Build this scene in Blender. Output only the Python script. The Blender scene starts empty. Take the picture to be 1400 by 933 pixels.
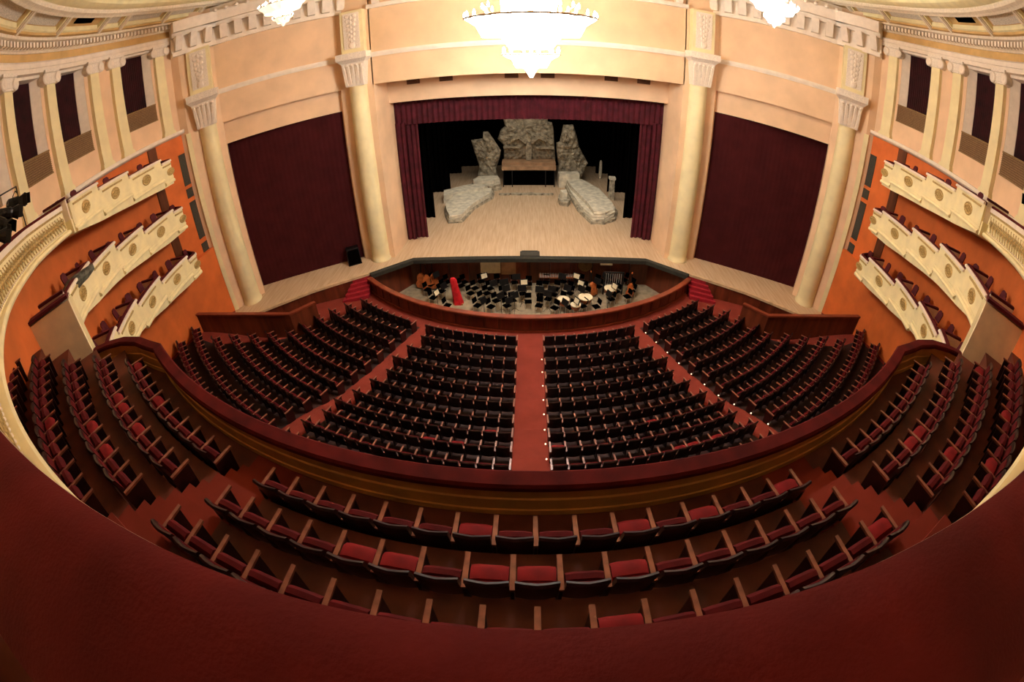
import bpy, bmesh, math, random
from math import sin, cos, pi, radians as rad, atan2, hypot
from mathutils import Vector, Matrix, noise as mnoise

random.seed(7)
S = bpy.context.scene
COL = S.collection

# ------------------------------------------------------------------ camera
cd = bpy.data.cameras.new('camera'); cam = bpy.data.objects.new('camera', cd); COL.objects.link(cam)
cd.type = 'PANO'; cd.sensor_fit = 'HORIZONTAL'; cd.sensor_width = 36.0
for tgt in (cd, getattr(cd, 'cycles', None)):
    if tgt is None: continue
    try:
        tgt.panorama_type = 'FISHEYE_EQUISOLID'
        tgt.fisheye_lens = 615.4 / 1400 * 36
        tgt.fisheye_fov = rad(190)
    except Exception: pass
cd.clip_start = 0.02; cd.clip_end = 300
EYE = Vector((-0.13, 0.0, 13.75))
cam.matrix_world = (Matrix.Translation(EYE) @ Matrix.Rotation(rad(2.505), 4, 'Z')
                    @ Matrix.Rotation(rad(90 - 37.455), 4, 'X') @ Matrix.Rotation(rad(-1.307), 4, 'Z'))
S.camera = cam
# ------------------------------------------------------------------ world, light, exposure
W = bpy.data.worlds.new('world'); S.world = W; W.use_nodes = True
W.node_tree.nodes['Background'].inputs[0].default_value = (0.02, 0.012, 0.008, 1)
W.node_tree.nodes['Background'].inputs[1].default_value = 0.3
CHAND_STRENGTH = 34.0      # glow of the main chandelier crystals
SIDE_STRENGTH = 18.0
def area(name, loc, sx, sy, power, color, rot=(0, 0, 0), spread=None):
    l = bpy.data.lights.new(name, 'AREA'); l.shape = 'RECTANGLE'; l.size = sx; l.size_y = sy; l.energy = power; l.color = color
    if spread: l.spread = spread
    o = bpy.data.objects.new(name, l); COL.objects.link(o); o.location = loc; o.rotation_euler = rot; return o
# border lights hung in the fly tower behind the valance
area('stage_border_light', (0, 30.6, 11.6), 13, 0.8, 470, (1, .86, .70), (rad(-8), 0, 0))
area('stage_border_light', (0, 36.0, 11.6), 12, 0.8, 340, (1, .86, .70), (rad(6), 0, 0))
# work lights under the stage lip above the orchestra
area('pit_work_light', (0, 25.9, .75), 12, 0.25, 22, (1, .75, .5), (rad(-35), 0, 0))
S.view_settings.view_transform = 'Standard'; S.view_settings.look = 'None'
S.view_settings.exposure = 0.0; S.view_settings.gamma = 1.0; S.view_settings.use_curve_mapping = False
try:
    S.cycles.use_denoising = True; S.cycles.max_bounces = 6; S.cycles.diffuse_bounces = 4
except Exception: pass

# ------------------------------------------------------------------ materials
MATS = {}
def mat(name, c, rough=.6, var=.12, scale=6.0, bump=0.0, bscale=40.0, spec=.35, metal=0.0, emit=None, stretch=None, sheen=0.0, c2=None):
    m = bpy.data.materials.new(name); m.use_nodes = True; nt = m.node_tree; N = nt.nodes; Lk = nt.links
    b = N['Principled BSDF']
    b.inputs['Roughness'].default_value = rough; b.inputs['Metallic'].default_value = metal
    try: b.inputs['Specular IOR Level'].default_value = spec
    except Exception: pass
    if sheen:
        try: b.inputs['Sheen Weight'].default_value = sheen; b.inputs['Sheen Tint'].default_value = (c[0]*2+.1, c[1]*2+.02, c[2]*2+.02, 1)
        except Exception: pass
    tc = N.new('ShaderNodeTexCoord'); mp = N.new('ShaderNodeMapping'); Lk.new(tc.outputs['Object'], mp.inputs[0])
    if stretch: mp.inputs['Scale'].default_value = stretch
    nz = N.new('ShaderNodeTexNoise'); nz.inputs['Scale'].default_value = scale; nz.inputs['Detail'].default_value = 4; Lk.new(mp.outputs[0], nz.inputs['Vector'])
    rp = N.new('ShaderNodeValToRGB'); Lk.new(nz.outputs[0], rp.inputs[0])
    d = c2 if c2 else tuple(max(0, v * (1 - 2 * var)) for v in c)
    u = tuple(min(1, v * (1 + var)) for v in c)
    rp.color_ramp.elements[0].position = .32; rp.color_ramp.elements[1].position = .68
    rp.color_ramp.elements[0].color = (*d, 1); rp.color_ramp.elements[1].color = (*u, 1)
    Lk.new(rp.outputs[0], b.inputs['Base Color'])
    if bump:
        n2 = N.new('ShaderNodeTexNoise'); n2.inputs['Scale'].default_value = bscale; n2.inputs['Detail'].default_value = 3; Lk.new(mp.outputs[0], n2.inputs['Vector'])
        bp = N.new('ShaderNodeBump'); bp.inputs['Strength'].default_value = bump; bp.inputs['Distance'].default_value = .03
        Lk.new(n2.outputs[0], bp.inputs['Height']); Lk.new(bp.outputs[0], b.inputs['Normal'])
    if emit:
        b.inputs['Emission Color'].default_value = (*emit[0], 1); b.inputs['Emission Strength'].default_value = emit[1]
    MATS[name] = m; return m
def lin(r, g, b):
    f = lambda v: (v / 255 / 12.92) if v <= 10 else ((v / 255 + .055) / 1.055) ** 2.4
    return (f(r), f(g), f(b))
mat('peach', lin(236, 200, 162), .7, .05, .8)
mat('peach_upper', lin(232, 196, 156), .7, .05, .8)
mat('cream', lin(240, 226, 178), .55, .05, 1.2)
mat('boxcream', lin(244, 230, 180), .5, .05, 2.0)
mat('plaster', lin(242, 228, 210), .6, .04, 3, .15, 14)
mat('carved', lin(242, 230, 214), .6, .08, 16, .6, 20)
mat('orange', lin(214, 110, 50), .6, .08, 1.0)
mat('brownwood', lin(98, 52, 28), .45, .2, 3, stretch=(1, 1, .2))
mat('pitwood', lin(104, 48, 28), .35, .25, 2.5, stretch=(1, 1, .15))
mat('railwood', lin(132, 62, 40), .35, .15, 2)
mat('grille', lin(70, 66, 56), .7, .25, 30, .6, 60)
mat('ventbrown', lin(120, 84, 58), .7, .3, 60, .6, 60)
mat('brass', lin(146, 116, 76), .5, .3, 30, .5, 40, metal=.3)
mat('gold', lin(206, 176, 112), .5, .25, 25, .5, 40, metal=.2)
mat('curtain', lin(80, 18, 30), .85, .2, 2.0, .15, 60, sheen=.2)
mat('sidecurtain', lin(66, 22, 24), .9, .12, 1.2, .2, 90, spec=.1)
mat('windowcurtain', lin(52, 10, 16), .9, .25, 2.0)
mat('lipgrey', lin(50, 48, 40), .8, .15, 5)
mat('black', lin(5, 4, 4), 1, .3, 3, spec=0)
mat('blackmetal', lin(16, 15, 16), .45, .3, 8)
mat('velvet', lin(84, 13, 17), .8, .18, 3.0, .1, 120, sheen=.25, spec=.15)
mat('velvet_lit', lin(120, 22, 24), .8, .18, 3.0, .1, 120, sheen=.25, spec=.15)  # lit copy of the velvet: light on tilted cushions put into the colour
mat('railvelvet', lin(82, 20, 19), .85, .22, 2.2, .12, 90, sheen=.2, spec=.1)
mat('maroonrail', lin(84, 16, 24), .75, .12, 4, sheen=.2)
mat('seatwood', lin(36, 10, 10), .38, .25, 5, spec=.5)
mat('armwood', lin(138, 84, 66), .32, .15, 8, spec=.5)
mat('carpet', lin(128, 54, 43), .95, .07, 1.2, .25, 160, spec=.05)
mat('rowfloor', lin(98, 44, 26), .6, .2, 2)
mat('ochre', lin(206, 150, 76), .6, .12, 1.5)
mat('ochre_lit', lin(236, 186, 96), .6, .1, 1.5)  # ochre lightened in colour for gallery light that has no lamp here
mat('blockfloor_shaded', lin(46, 21, 16), .7, .2, 2)  # tone darkened to carry the shade between the stalls rows
mat('tan', lin(244, 224, 182), .6, .05, 2)
mat('stagefloor', lin(198, 174, 144), .6, .1, 1.6, stretch=(5, .35, 1), c2=lin(188, 158, 124))
mat('stageedge', lin(205, 176, 138), .6, .1, 3)
mat('pitfloor', lin(150, 136, 112), .7, .15, 3)
mat('stonepale', lin(216, 208, 186), .85, .15, 2.5, .9, 5)
mat('stonedark', lin(172, 162, 140), .9, .3, 3.2, 1.0, 7)
mat('deckwood', lin(178, 142, 108), .7, .15, 2)
mat('redcloth', lin(196, 20, 30), .8, .15, 4)
mat('stepred', lin(150, 24, 36), .8, .1, 5)
mat('greycloth', lin(108, 108, 98), .8, .3, 7, .4, 12)
mat('ceilgold', lin(214, 174, 112), .6, .08, 1.5)
mat('ceilwhite', lin(238, 222, 196), .6, .06, 9, .25, 22)
mat('ceilspeck', lin(226, 214, 196), .8, .25, 40, .3, 60)
mat('dome', lin(200, 158, 104), .6, .06, 1)
mat('instrument', lin(172, 92, 46), .3, .25, 5)
mat('silver', lin(205, 205, 205), .3, .1, 8, metal=.8)
mat('paper', lin(226, 212, 178), .8, .06, 5)
mat('stonefloor', lin(120, 100, 80), .8, .1, 4)
mat('crystal', (1, .95, .85), .2, 0, 1, emit=((1, .965, .91), CHAND_STRENGTH))
mat('crystal_side', (1, .95, .85), .2, 0, 1, emit=((1, .95, .88), SIDE_STRENGTH))
mat('crystal_dim', (1, .9, .7), .2, .1, 20, emit=((1, .86, .62), 1.1))
mat('steplight', (1, .8, .5), .4, 0, 1, emit=((1, .78, .5), 2.2))

# ------------------------------------------------------------------ mesh builder
class MB:
    def __init__(s): s.v = []; s.f = []; s.m = []; s.cur = 0
    def mi(s, i): s.cur = i; return s
    def add(s, vs, fs):
        o = len(s.v); s.v += [tuple(p) for p in vs]; s.f += [tuple(i + o for i in q) for q in fs]; s.m += [s.cur] * len(fs)
    def box(s, x0, x1, y0, y1, z0, z1, M=None):
        p = [(x0,y0,z0),(x1,y0,z0),(x1,y1,z0),(x0,y1,z0),(x0,y0,z1),(x1,y0,z1),(x1,y1,z1),(x0,y1,z1)]
        if M: p = [M @ Vector(q) for q in p]
        s.add(p, [(3,2,1,0),(4,5,6,7),(0,1,5,4),(1,2,6,5),(2,3,7,6),(3,0,4,7)])
    def hexa(s, b, t):
        s.add(list(b) + list(t), [(3,2,1,0),(4,5,6,7),(0,1,5,4),(1,2,6,5),(2,3,7,6),(3,0,4,7)])
    def prism(s, poly, z0, z1, M=None):
        n = len(poly); p = [(x, y, z0) for x, y in poly] + [(x, y, z1) for x, y in poly]
        if M: p = [M @ Vector(q) for q in p]
        s.add(p, [tuple(range(n))[::-1], tuple(range(n, 2*n))] + [(i, (i+1) % n, n + (i+1) % n, n + i) for i in range(n)])
    def wall(s, a, b, z0, z1, th):   # plan wall a->b, thickness to the left of direction
        dx, dy = b[0]-a[0], b[1]-a[1]; l = hypot(dx, dy); nx, ny = -dy/l*th, dx/l*th
        s.prism([a, b, (b[0]+nx, b[1]+ny), (a[0]+nx, a[1]+ny)], z0, z1)
    def rev(s, prof, phis, cy, zoff=None, roff=None, closed=True):
        n = len(prof); k = len(phis); vs = []
        for ph in phis:
            dz = zoff(ph) if zoff else 0; dr = roff(ph) if roff else 0
            for r, z in prof: vs.append(((r+dr) * sin(ph), cy + (r+dr) * cos(ph), z + dz))
        fs = []
        m = n if closed else n - 1
        for j in range(k - 1):
            for i in range(m):
                a = j*n + i; b = j*n + (i+1) % n; fs.append((a, b, b + n, a + n))
        if closed: fs.append(tuple(range(n))[::-1]); fs.append(tuple(range((k-1)*n, k*n)))
        s.add(vs, fs)
    def sweep(s, prof, path, closed=True):   # prof (offset to right, z); path list of (x,y,z)
        n = len(prof); k = len(path); vs = []
        for j, p in enumerate(path):
            a = path[max(0, j-1)]; b = path[min(k-1, j+1)]; dx, dy = b[0]-a[0], b[1]-a[1]; l = hypot(dx, dy) or 1
            rx, ry = dy/l, -dx/l
            for o, z in prof: vs.append((p[0]+rx*o, p[1]+ry*o, p[2]+z))
        fs = []
        for j in range(k-1):
            for i in range(n if closed else n-1):
                a = j*n+i; b = j*n+(i+1) % n; fs.append((a, b, b+n, a+n))
        if closed: fs.append(tuple(range(n))[::-1]); fs.append(tuple(range((k-1)*n, k*n)))
        s.add(vs, fs)
    def lathe(s, prof, x=0, y=0, z=0, n=16, a0=0, a1=2*pi, M=None):
        full = abs(a1 - a0 - 2*pi) < 1e-6; k = n if full else n + 1; m = len(prof); vs = []
        for j in range(k):
            t = a0 + (a1-a0) * j / n
            for r, h in prof:
                p = Vector((x + r*cos(t), y + r*sin(t), z + h)); vs.append(M @ p if M else p)
        fs = []
        for j in range(n):
            jj = (j+1) % k
            for i in range(m-1): fs.append((j*m+i, jj*m+i, jj*m+i+1, j*m+i+1))
        s.add(vs, fs)
    def tube(s, path, r, n=6):
        path = [Vector(p) for p in path]; vs = []; k = len(path)
        for j, p in enumerate(path):
            d = (path[min(k-1, j+1)] - path[max(0, j-1)]).normalized()
            u = d.cross(Vector((0,0,1)) if abs(d.z) < .9 else Vector((1,0,0))).normalized(); w = d.cross(u)
            for i in range(n): vs.append(p + (u*cos(2*pi*i/n) + w*sin(2*pi*i/n)) * r)
        fs = [(j*n+i, j*n+(i+1) % n, (j+1)*n+(i+1) % n, (j+1)*n+i) for j in range(k-1) for i in range(n)]
        fs += [tuple(range(n))[::-1], tuple(range((k-1)*n, k*n))]
        s.add(vs, fs)
    def ball(s, x, y, z, rx, ry=None, rz=None, n=8, m=5):
        ry = ry or rx; rz = rz or rx
        prof = [(sin(pi*i/m), -cos(pi*i/m)) for i in range(m+1)]
        vs = [(x + rx*r*cos(2*pi*j/n), y + ry*r*sin(2*pi*j/n), z + rz*h) for j in range(n) for r, h in prof]
        fs = [(j*(m+1)+i, ((j+1) % n)*(m+1)+i, ((j+1) % n)*(m+1)+i+1, j*(m+1)+i+1) for j in range(n) for i in range(m)]
        s.add(vs, fs)
    def mesh(s, name, mats, smooth=False):
        me = bpy.data.meshes.new(name); me.from_pydata(s.v, [], s.f); me.update()
        for m in (mats if isinstance(mats, (list, tuple)) else [mats]): me.materials.append(MATS[m])
        if any(s.m): me.polygons.foreach_set('material_index', s.m)
        bm = bmesh.new(); bm.from_mesh(me); bmesh.ops.recalc_face_normals(bm, faces=bm.faces); bm.to_mesh(me); bm.free()
        if smooth:
            me.polygons.foreach_set('use_smooth', [True] * len(me.polygons))
            try: me.set_sharp_from_angle(angle=.7)
            except Exception: pass
        return me
    def build(s, name, mats, parent=None, smooth=False, world=True):
        return link(name, s.mesh(name, mats, smooth), parent, world)
def link(name, me, parent=None, world=True):
    o = bpy.data.objects.new(name, me); COL.objects.link(o)
    if parent:
        o.parent = parent
        if world: o.matrix_parent_inverse = parent.matrix_basis.inverted()
    return o
def tag(o, label=None, cat=None, group=None, kind=None):
    if label: o['label'] = label
    if cat: o['category'] = cat
    if group: o['group'] = group
    if kind: o['kind'] = kind
    return o
def empty(name, loc=(0, 0, 0), rz=0.0, label=None, cat=None, group=None, kind=None):
    o = bpy.data.objects.new(name, None); COL.objects.link(o); o.location = loc; o.rotation_euler = (0, 0, rz); o.empty_display_size = .2
    return tag(o, label, cat, group, kind)
def struct(o, label, cat='structure'):
    return tag(o, label, cat, None, 'structure')
def lsp(a, b, n): return [a + (b-a)*i/(n-1) for i in range(n)]
def interp(x, xs, ys):
    if x <= xs[0]: return ys[0]
    for i in range(len(xs)-1):
        if x <= xs[i+1]: t = (x-xs[i])/(xs[i+1]-xs[i]); return ys[i]+(ys[i+1]-ys[i])*t
    return ys[-1]
D = rad
HC = 17.4; BC = 20.4; SC = 32.0; HR = 18.5          # hall, balcony and stalls centres on the axis; hall radius
def hp(r, ph, z=0.0, cy=HC): return Vector((r*sin(ph), cy + r*cos(ph), z))
SIDES = ((-1, 'left'), (1, 'right'))
ORD = ['zeroth','first','second','third','fourth','fifth','sixth','seventh','eighth','ninth','tenth','eleventh','twelfth','thirteenth','fourteenth','fifteenth','sixteenth','seventeenth','eighteenth','nineteenth','twentieth']

# ================================================================== FLOORS
ROW_R = [14.8 + .98*k for k in range(14)]
ROW_F = [-.02, .07, .14, .2, .29, .47, .6, .92, 1.31, 1.62, 1.85, 2.25, 2.65, 3.0]
def floor_z(r): return interp(r, [13.2] + [R-.22 for R in ROW_R], [-.05] + ROW_F)
m = MB()
rs = [12.6, 13.2] + [R-.22 for R in ROW_R] + [30.5]
ph = [D(180 - a) for a in lsp(-62, 62, 63)]
m.rev([(r, floor_z(r)) for r in rs], ph, SC, closed=False)
struct(m.build('floor', 'carpet'), 'terracotta carpet floor of the stalls with its centre and side aisles', 'floor')
# dark brown flooring under the seat rows, shade between rows put into its colour
def stall_range(k):
    """row k (0..13): half angles of the centre block and of the side block (start, end)"""
    a0 = .66 / ROW_R[k]
    xe = 5.17 + .37*min(k, 11); R = ROW_R[k]
    a1 = math.asin(xe / R)
    xs = 6.15 + .365*k; a2 = math.asin(xs / R)
    outer = [(9.86,21.03),(10.57,20.41),(11.25,19.87),(11.91,19.29),(12.5,18.67),(12.95,17.8),(13.73,17.29),(14.55,16.91),(15.26,16.35),(16.2,15.9),(18.3,16.2),(19.3,15.8),(20.1,15.2),(20.4,14.4)][k]
    a3 = atan2(outer[0], SC - outer[1])
    while hypot(R*sin(a3), SC - R*cos(a3) - HC) > 18.45 and a3 > .1: a3 -= .004
    return a0, a1, a2, a3
fl = bpy.data.objects['floor']
def ang_at(r, j):
    x = (r - ROW_R[0]) / .98; k = max(0, min(13, int(math.floor(x)))); k2 = min(13, k+1); t = min(1, max(0, x-k))
    return stall_range(k)[j]*(1-t) + stall_range(k2)[j]*t
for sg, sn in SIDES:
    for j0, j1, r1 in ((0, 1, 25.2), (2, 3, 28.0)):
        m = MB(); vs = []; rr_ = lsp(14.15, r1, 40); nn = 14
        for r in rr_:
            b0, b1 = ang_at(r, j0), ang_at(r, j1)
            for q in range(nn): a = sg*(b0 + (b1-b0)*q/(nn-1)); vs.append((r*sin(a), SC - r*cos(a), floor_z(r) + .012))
        m.add(vs, [(i*nn+q, i*nn+q+1, (i+1)*nn+q+1, (i+1)*nn+q) for i in range(len(rr_)-1) for q in range(nn-1)]); m.build('block_flooring', 'blockfloor_shaded', fl)
# balcony: stepped terraces
BROW_R = [17.8, 18.63, 19.46, 20.29, 21.12, 21.95]
BROW_Z = [7.88 + .52*k for k in range(6)]
BA0, BA1, BA2 = 13.35, 17.2, 35.6
fb = empty('floor', (0, 3, 7.4)); struct(fb, 'stepped balcony floor with carpeted stairs between the seat blocks', 'floor')
for k in range(6):
    ri = 16.92 if k == 0 else BROW_R[k-1] + .1
    ro = BROW_R[k] + .1 if k < 5 else 23.5
    for a, b, mt, nm in ((-39, -BA1, 'rowfloor', 'terrace'), (-BA1, -BA0, 'carpet', 'stair_tread'), (-BA0, BA0, 'rowfloor', 'terrace'), (BA0, BA1, 'carpet', 'stair_tread'), (BA1, 39, 'rowfloor', 'terrace')):
        m = MB(); n = 14 if abs(a-b) > 10 else 4
        m.rev([(ri, BROW_Z[k]-.7), (ri, BROW_Z[k]), (ro, BROW_Z[k]), (ro, BROW_Z[k]-.7)], [D(180-x) for x in lsp(a, b, n)], BC)
        m.build(nm, mt, fb)
        if mt == 'carpet' and k < 5:      # intermediate steps in the stair gaps
            for q, (fr, h) in enumerate(((.52, .17), (.27, .34))):
                m = MB(); m.rev([(ro-fr, BROW_Z[k]-.05), (ro-fr, BROW_Z[k]+h), (ro+.02, BROW_Z[k]+h), (ro+.02, BROW_Z[k]-.05)], [D(180-x) for x in lsp(a, b, 4)], BC)
                m.build('stair_tread', 'carpet', fb)
# landing outside the side blocks is carpeted
# ------------------------------------------------------------------ balcony parapet
def bal_path(R):
    pts = []
    for a in lsp(-33.5, 33.5, 61): pts.append((R*sin(D(a)), BC - R*cos(D(a)), 0))
    d = R - 16.85
    L = [(-12.55, 6.1), (-12.0, 6.42-d*.9), (-11.3, 6.62-d), (-10.5, 6.62-d), (-9.95, 6.48-d)]
    return [(x, y, 0) for x, y in L] + pts + [(-x, y, 0) for x, y in L[::-1]]
bp = empty('balcony_parapet', (0, 3.5, 7.88), 0, 'curved balcony parapet with red velvet top and ochre inner face', 'parapet')
base = bal_path(16.85)
m = MB(); m.sweep([(-.1, 7.6), (.02, 7.6), (.02, 8.6), (-.1, 8.6)], base); m.build('wall_panel', 'boxcream', bp)
m = MB(); m.sweep([(.03, 7.9), (.10, 7.9), (.10, 8.25), (.075, 8.27), (.075, 8.56), (.03, 8.56)], base); m.build('inner_panel', 'ochre', bp)
m = MB(); m.sweep([(.10, 7.86), (.13, 7.86), (.13, 8.0), (.10, 8.0)], base); m.build('skirting', 'ochre', bp)
m = MB(); m.sweep([(-.14, 8.6), (-.14, 8.66), (-.1, 8.7), (.13, 8.7), (.17, 8.66), (.17, 8.58), (.1, 8.56), (-.1, 8.56)], base); m.build('velvet_top', 'railvelvet', bp, smooth=True)

# ================================================================== HALL SHELL
# near gallery (top tier) rail and frieze in front of the camera
def tz(ph):      # the tier sinks a little towards the stage
    a = abs(((math.degrees(ph) + 180) % 360) - 180)
    return interp(a, [122.2, 134, 148, 180], [-.36, -.13, 0, 0])
GP = [D(a) for a in lsp(122.2, 237.8, 118)]
g = empty('gallery_balustrade', (0, .1, 12.1), 0, 'long curved gallery front with wide red velvet rail and gilded scroll frieze', 'balustrade')
m = MB(); m.rev([(17.27, 13.15), (17.25, 13.19), (17.29, 13.225), (17.35, 13.235), (17.62, 13.235), (17.68, 13.22), (17.70, 13.18), (17.69, 13.1), (17.3, 13.1)], GP, HC, tz)
m.build('velvet_rail', 'railvelvet', g, smooth=True)
m = MB(); m.rev([(17.24, 13.0), (17.24, 13.15), (17.3, 13.15), (17.3, 13.0)], GP, HC, tz); m.build('top_moulding', 'plaster', g)
m = MB(); m.rev([(17.28, 12.93), (17.26, 13.0), (17.32, 13.0), (17.32, 12.93)], GP, HC, tz); m.build('gold_strip', 'gold', g)
m = MB(); m.rev([(17.26, 12.2), (17.30, 12.93), (17.6, 12.93), (17.6, 12.2)], GP, HC, tz); m.build('front_panel', 'boxcream', g)
m = MB(); m.rev([(17.2, 12.08), (17.13, 12.11), (17.1, 12.17), (17.13, 12.24), (17.22, 12.27), (17.3, 12.25), (17.3, 12.08)], GP, HC, tz); m.build('bottom_moulding', 'boxcream', g, smooth=True)
m = MB(); m.rev([(17.6, 12.1), (17.6, 13.12), (17.66, 13.12), (17.66, 12.1)], GP, HC, tz); m.build('inner_panel', 'ochre_lit', g)
# scroll ornaments
sm = MB()
def scroll(mb):
    pts = []
    for i in range(13):
        t = i/12*2.6*pi; r = .15*(1 - i/15)
        pts.append((r*cos(t)*.75, .02, r*sin(t)*1.15))
    mb.tube(pts, .022, 4)
    mb.tube([(-.13, .015, -.24), (-.05, .03, -.12), (.06, .03, .1), (.13, .015, .25)], .02, 4)
    mb.ball(.0, .02, 0, .05, .03, .05, 6, 4)
scroll(sm); sme = sm.mesh('ornament_scroll', 'gold')
def orn(parent, me, name, r, ph, z, sc=1.0):
    o = bpy.data.objects.new(name, me); COL.objects.link(o); o.parent = parent; o.matrix_parent_inverse = parent.matrix_basis.inverted()
    o.location = hp(r, ph, z); o.rotation_euler = (0, 0, pi - ph); o.scale = (sc, 1, sc); return o
nsc = 0
a = 123.4
while a < 236.8:
    orn(g, sme, 'ornament_scroll', 17.26, D(a), 12.60 + tz(D(a))); nsc += 1
    a += .82
# bead row under the scrolls
m = MB()
for i in range(230):
    aa = D(123 + i*.496); p = hp(17.24, aa, 12.33 + tz(aa)); m.ball(p.x, p.y, p.z, .03, .03, .03, 5, 3)
tag(m.build('bead_row', 'plaster', g), kind='stuff')
# gallery floor and rear of the hall
m = MB(); m.rev([(17.6, 12.35), (18.6, 12.35), (18.6, 12.1), (17.6, 12.1)], [D(a) for a in lsp(118, 242, 60)], HC, tz)
struct(m.build('floor', 'rowfloor'), 'narrow gallery floor behind the velvet rail', 'floor')

COLS = [87.0, 97.7, 103.1, 114.0, 124.7, 135.5]
WINS = [(88.75, 96.35), (105.1, 112.7), (115.9, 123.5), (126.3, 134.0)]
WINL = ['window beside the proscenium corner', 'window past the paired columns', 'third window from the stage', 'window farthest from the stage']
for sg, sn in SIDES:
    # upper wall with recessed windows
    wu = empty('wall_' + sn, hp(HR, sg*D(105), 12.75)); struct(wu, 'pale peach upper wall of the round hall, %s of the stage, with tall curtained openings' % sn, 'wall')
    edges = [83.4] + [x for w in WINS for x in w] + [180.0]
    for i in range(0, len(edges), 2):
        m = MB(); m.rev([(HR, 12.7), (HR, 18.15), (HR+.7, 18.15), (HR+.7, 12.7)], [sg*D(x) for x in lsp(edges[i], edges[i+1], max(4, int((edges[i+1]-edges[i])/2)+2))], HC); m.build('wall_panel', 'peach', wu)
    for i, (w0, w1) in enumerate(WINS):
        pp = [sg*D(x) for x in lsp(w0, w1, 6)]
        m = MB(); m.rev([(HR, 12.7), (HR, 14.02), (HR+.7, 14.02), (HR+.7, 12.7)], pp, HC); m.build('sill_panel', 'peach', wu)
        m = MB(); m.rev([(HR, 17.98), (HR, 18.15), (HR+.7, 18.15), (HR+.7, 17.98)], pp, HC); m.build('lintel', 'plaster', wu)
        for wa, wb in ((w0, w0+1.05), (w1, w1-1.05)):        # splayed white jambs
            m = MB(); ps = [hp(HR+.01, sg*D(wa)), hp(HR+.36, sg*D(wb)), hp(HR+.6, sg*D(wb)), hp(HR+.6, sg*D(wa))]; m.prism([(p.x, p.y) for p in ps], 14.02, 17.98); m.build('reveal', 'plaster', wu)
        # curtain, pleated
        if i < 3:
            m = MB(); n = 64; vs = []
            for q in range(n+1):
                aa = sg*D(w0 + (w1-w0)*q/n); rr = HR + .36 + .03*sin(q*pi/2*1.0) 
                vs += [hp(rr, aa, 14.0), hp(rr, aa, 18.05)]
            m.add(vs, [(2*q, 2*q+2, 2*q+3, 2*q+1) for q in range(n)])
            tag(m.build('window_curtain', 'windowcurtain', smooth=True), 'dark maroon curtain in %s, %s upper wall' % (WINL[i], sn), 'curtain', 'upper wall curtains')
            gr = empty('window_grille', hp(HR+.12, sg*D((w0+w1)/2), 14.02), 0, 'brown metal balcony grille in %s, %s upper wall' % (WINL[i], sn), 'grille', 'upper wall grilles')
            for (z0, z1) in ((14.02, 14.09), (14.90, 14.98)): m = MB(); m.rev([(HR-.04, z0), (HR-.04, z1), (HR+.04, z1), (HR+.04, z0)], pp, HC); m.build('frame_bar', 'brass', gr)
            m = MB(); m.rev([(HR+.0, 14.05), (HR+.0, 14.93), (HR+.03, 14.93), (HR+.03, 14.05)], pp, HC); m.build('backing', 'ventbrown', gr)
            for q in range(9):
                m = MB(); z = 14.13 + q*.086; m.rev([(HR-.03, z), (HR-.03, z+.04), (HR+.0, z+.04), (HR+.0, z)], pp, HC); m.build('slat', 'brass', gr)
    # ionic columns
    for i, ca in enumerate(COLS):
        p = hp(HR-.02, sg*D(ca)); c = empty('ionic_pilaster', (p.x, p.y, 12.95), pi - sg*D(ca),
              'cream Ionic column with scrolled capital, %s from the stage, %s upper wall' % (ORD[i+1], sn), 'column', 'ionic columns of the upper wall')
        m = MB(); m.hexa([(-.41,-.1,.18),(.41,-.1,.18),(.37,.2,.18),(-.37,.2,.18)], [(-.36,-.1,4.68),(.36,-.1,4.68),(.33,.16,4.68),(-.33,.16,4.68)]); m.build('shaft', 'cream', c, world=False)
        m = MB(); m.box(-.47,.47,-.1,.24,0,.1); m.box(-.44,.44,-.1,.22,.1,.18); m.build('plinth', 'cream', c, world=False)
        m = MB(); m.box(-.38,.38,-.1,.22,4.6,4.68); m.box(-.56,.56,-.1,.3,5.06,5.2); m.box(-.4,.4,-.1,.24,4.68,5.06); cp = m.build('capital', 'carved', c, world=False)
        for sx in (-1, 1):
            m = MB(); M = Matrix.Translation((sx*.47, .13, 4.82)) @ Matrix.Rotation(pi/2, 4, 'X')
            m.lathe([(0, -.17), (.2, -.17), (.25, -.13), (.21, -.11), (.13, -.12), (.1, -.15), (.06, -.18), (0, -.18)], n=14, M=M); m.lathe([(.24, -.14), (.24, .2)], n=14, M=M)
            v = m.build('volute', 'plaster', cp, world=False)
    # ledge below the columns
    m = MB(); m.rev([(HR+.02, 12.66), (HR-.18, 12.72), (HR-.26, 12.80), (HR-.26, 12.95), (HR+.02, 12.95)], [sg*D(x) for x in lsp(83.6, 140, 30)], HC)
    tag(m.build('ledge_moulding', 'plaster'), 'white ledge moulding below the columns on the %s upper wall' % sn, 'moulding', None, 'structure')
    # architrave, frieze band, dentil cornice
    pp = [sg*D(x) for x in lsp(83.4, 180, 60)]
    en = empty('cornice', hp(HR, sg*D(105), 18.1)); struct(en, 'white architrave, yellow band and dentil cornice above the columns, %s side' % sn, 'cornice')
    m = MB(); m.rev([(HR+.6, 18.1), (HR-.22, 18.1), (HR-.22, 18.3), (HR-.26, 18.3), (HR-.26, 18.5), (HR-.32, 18.53), (HR+.6, 18.56)], pp, HC); m.build('architrave', 'plaster', en)
    m = MB(); m.rev([(HR+.5, 18.55), (HR-.15, 18.55), (HR-.15, 18.95), (HR+.5, 18.95)], pp, HC); m.build('band', 'ceilgold', en)
    m = MB(); m.rev([(HR+.5, 18.93), (HR-.2, 18.93), (HR-.24, 19.0), (HR-.28, 19.0), (HR-.28, 19.25), (HR-.56, 19.28), (HR-.6, 19.38), (HR+.5, 19.38)], pp, HC); m.build('cornice_moulding', 'ceilwhite', en)
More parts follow.
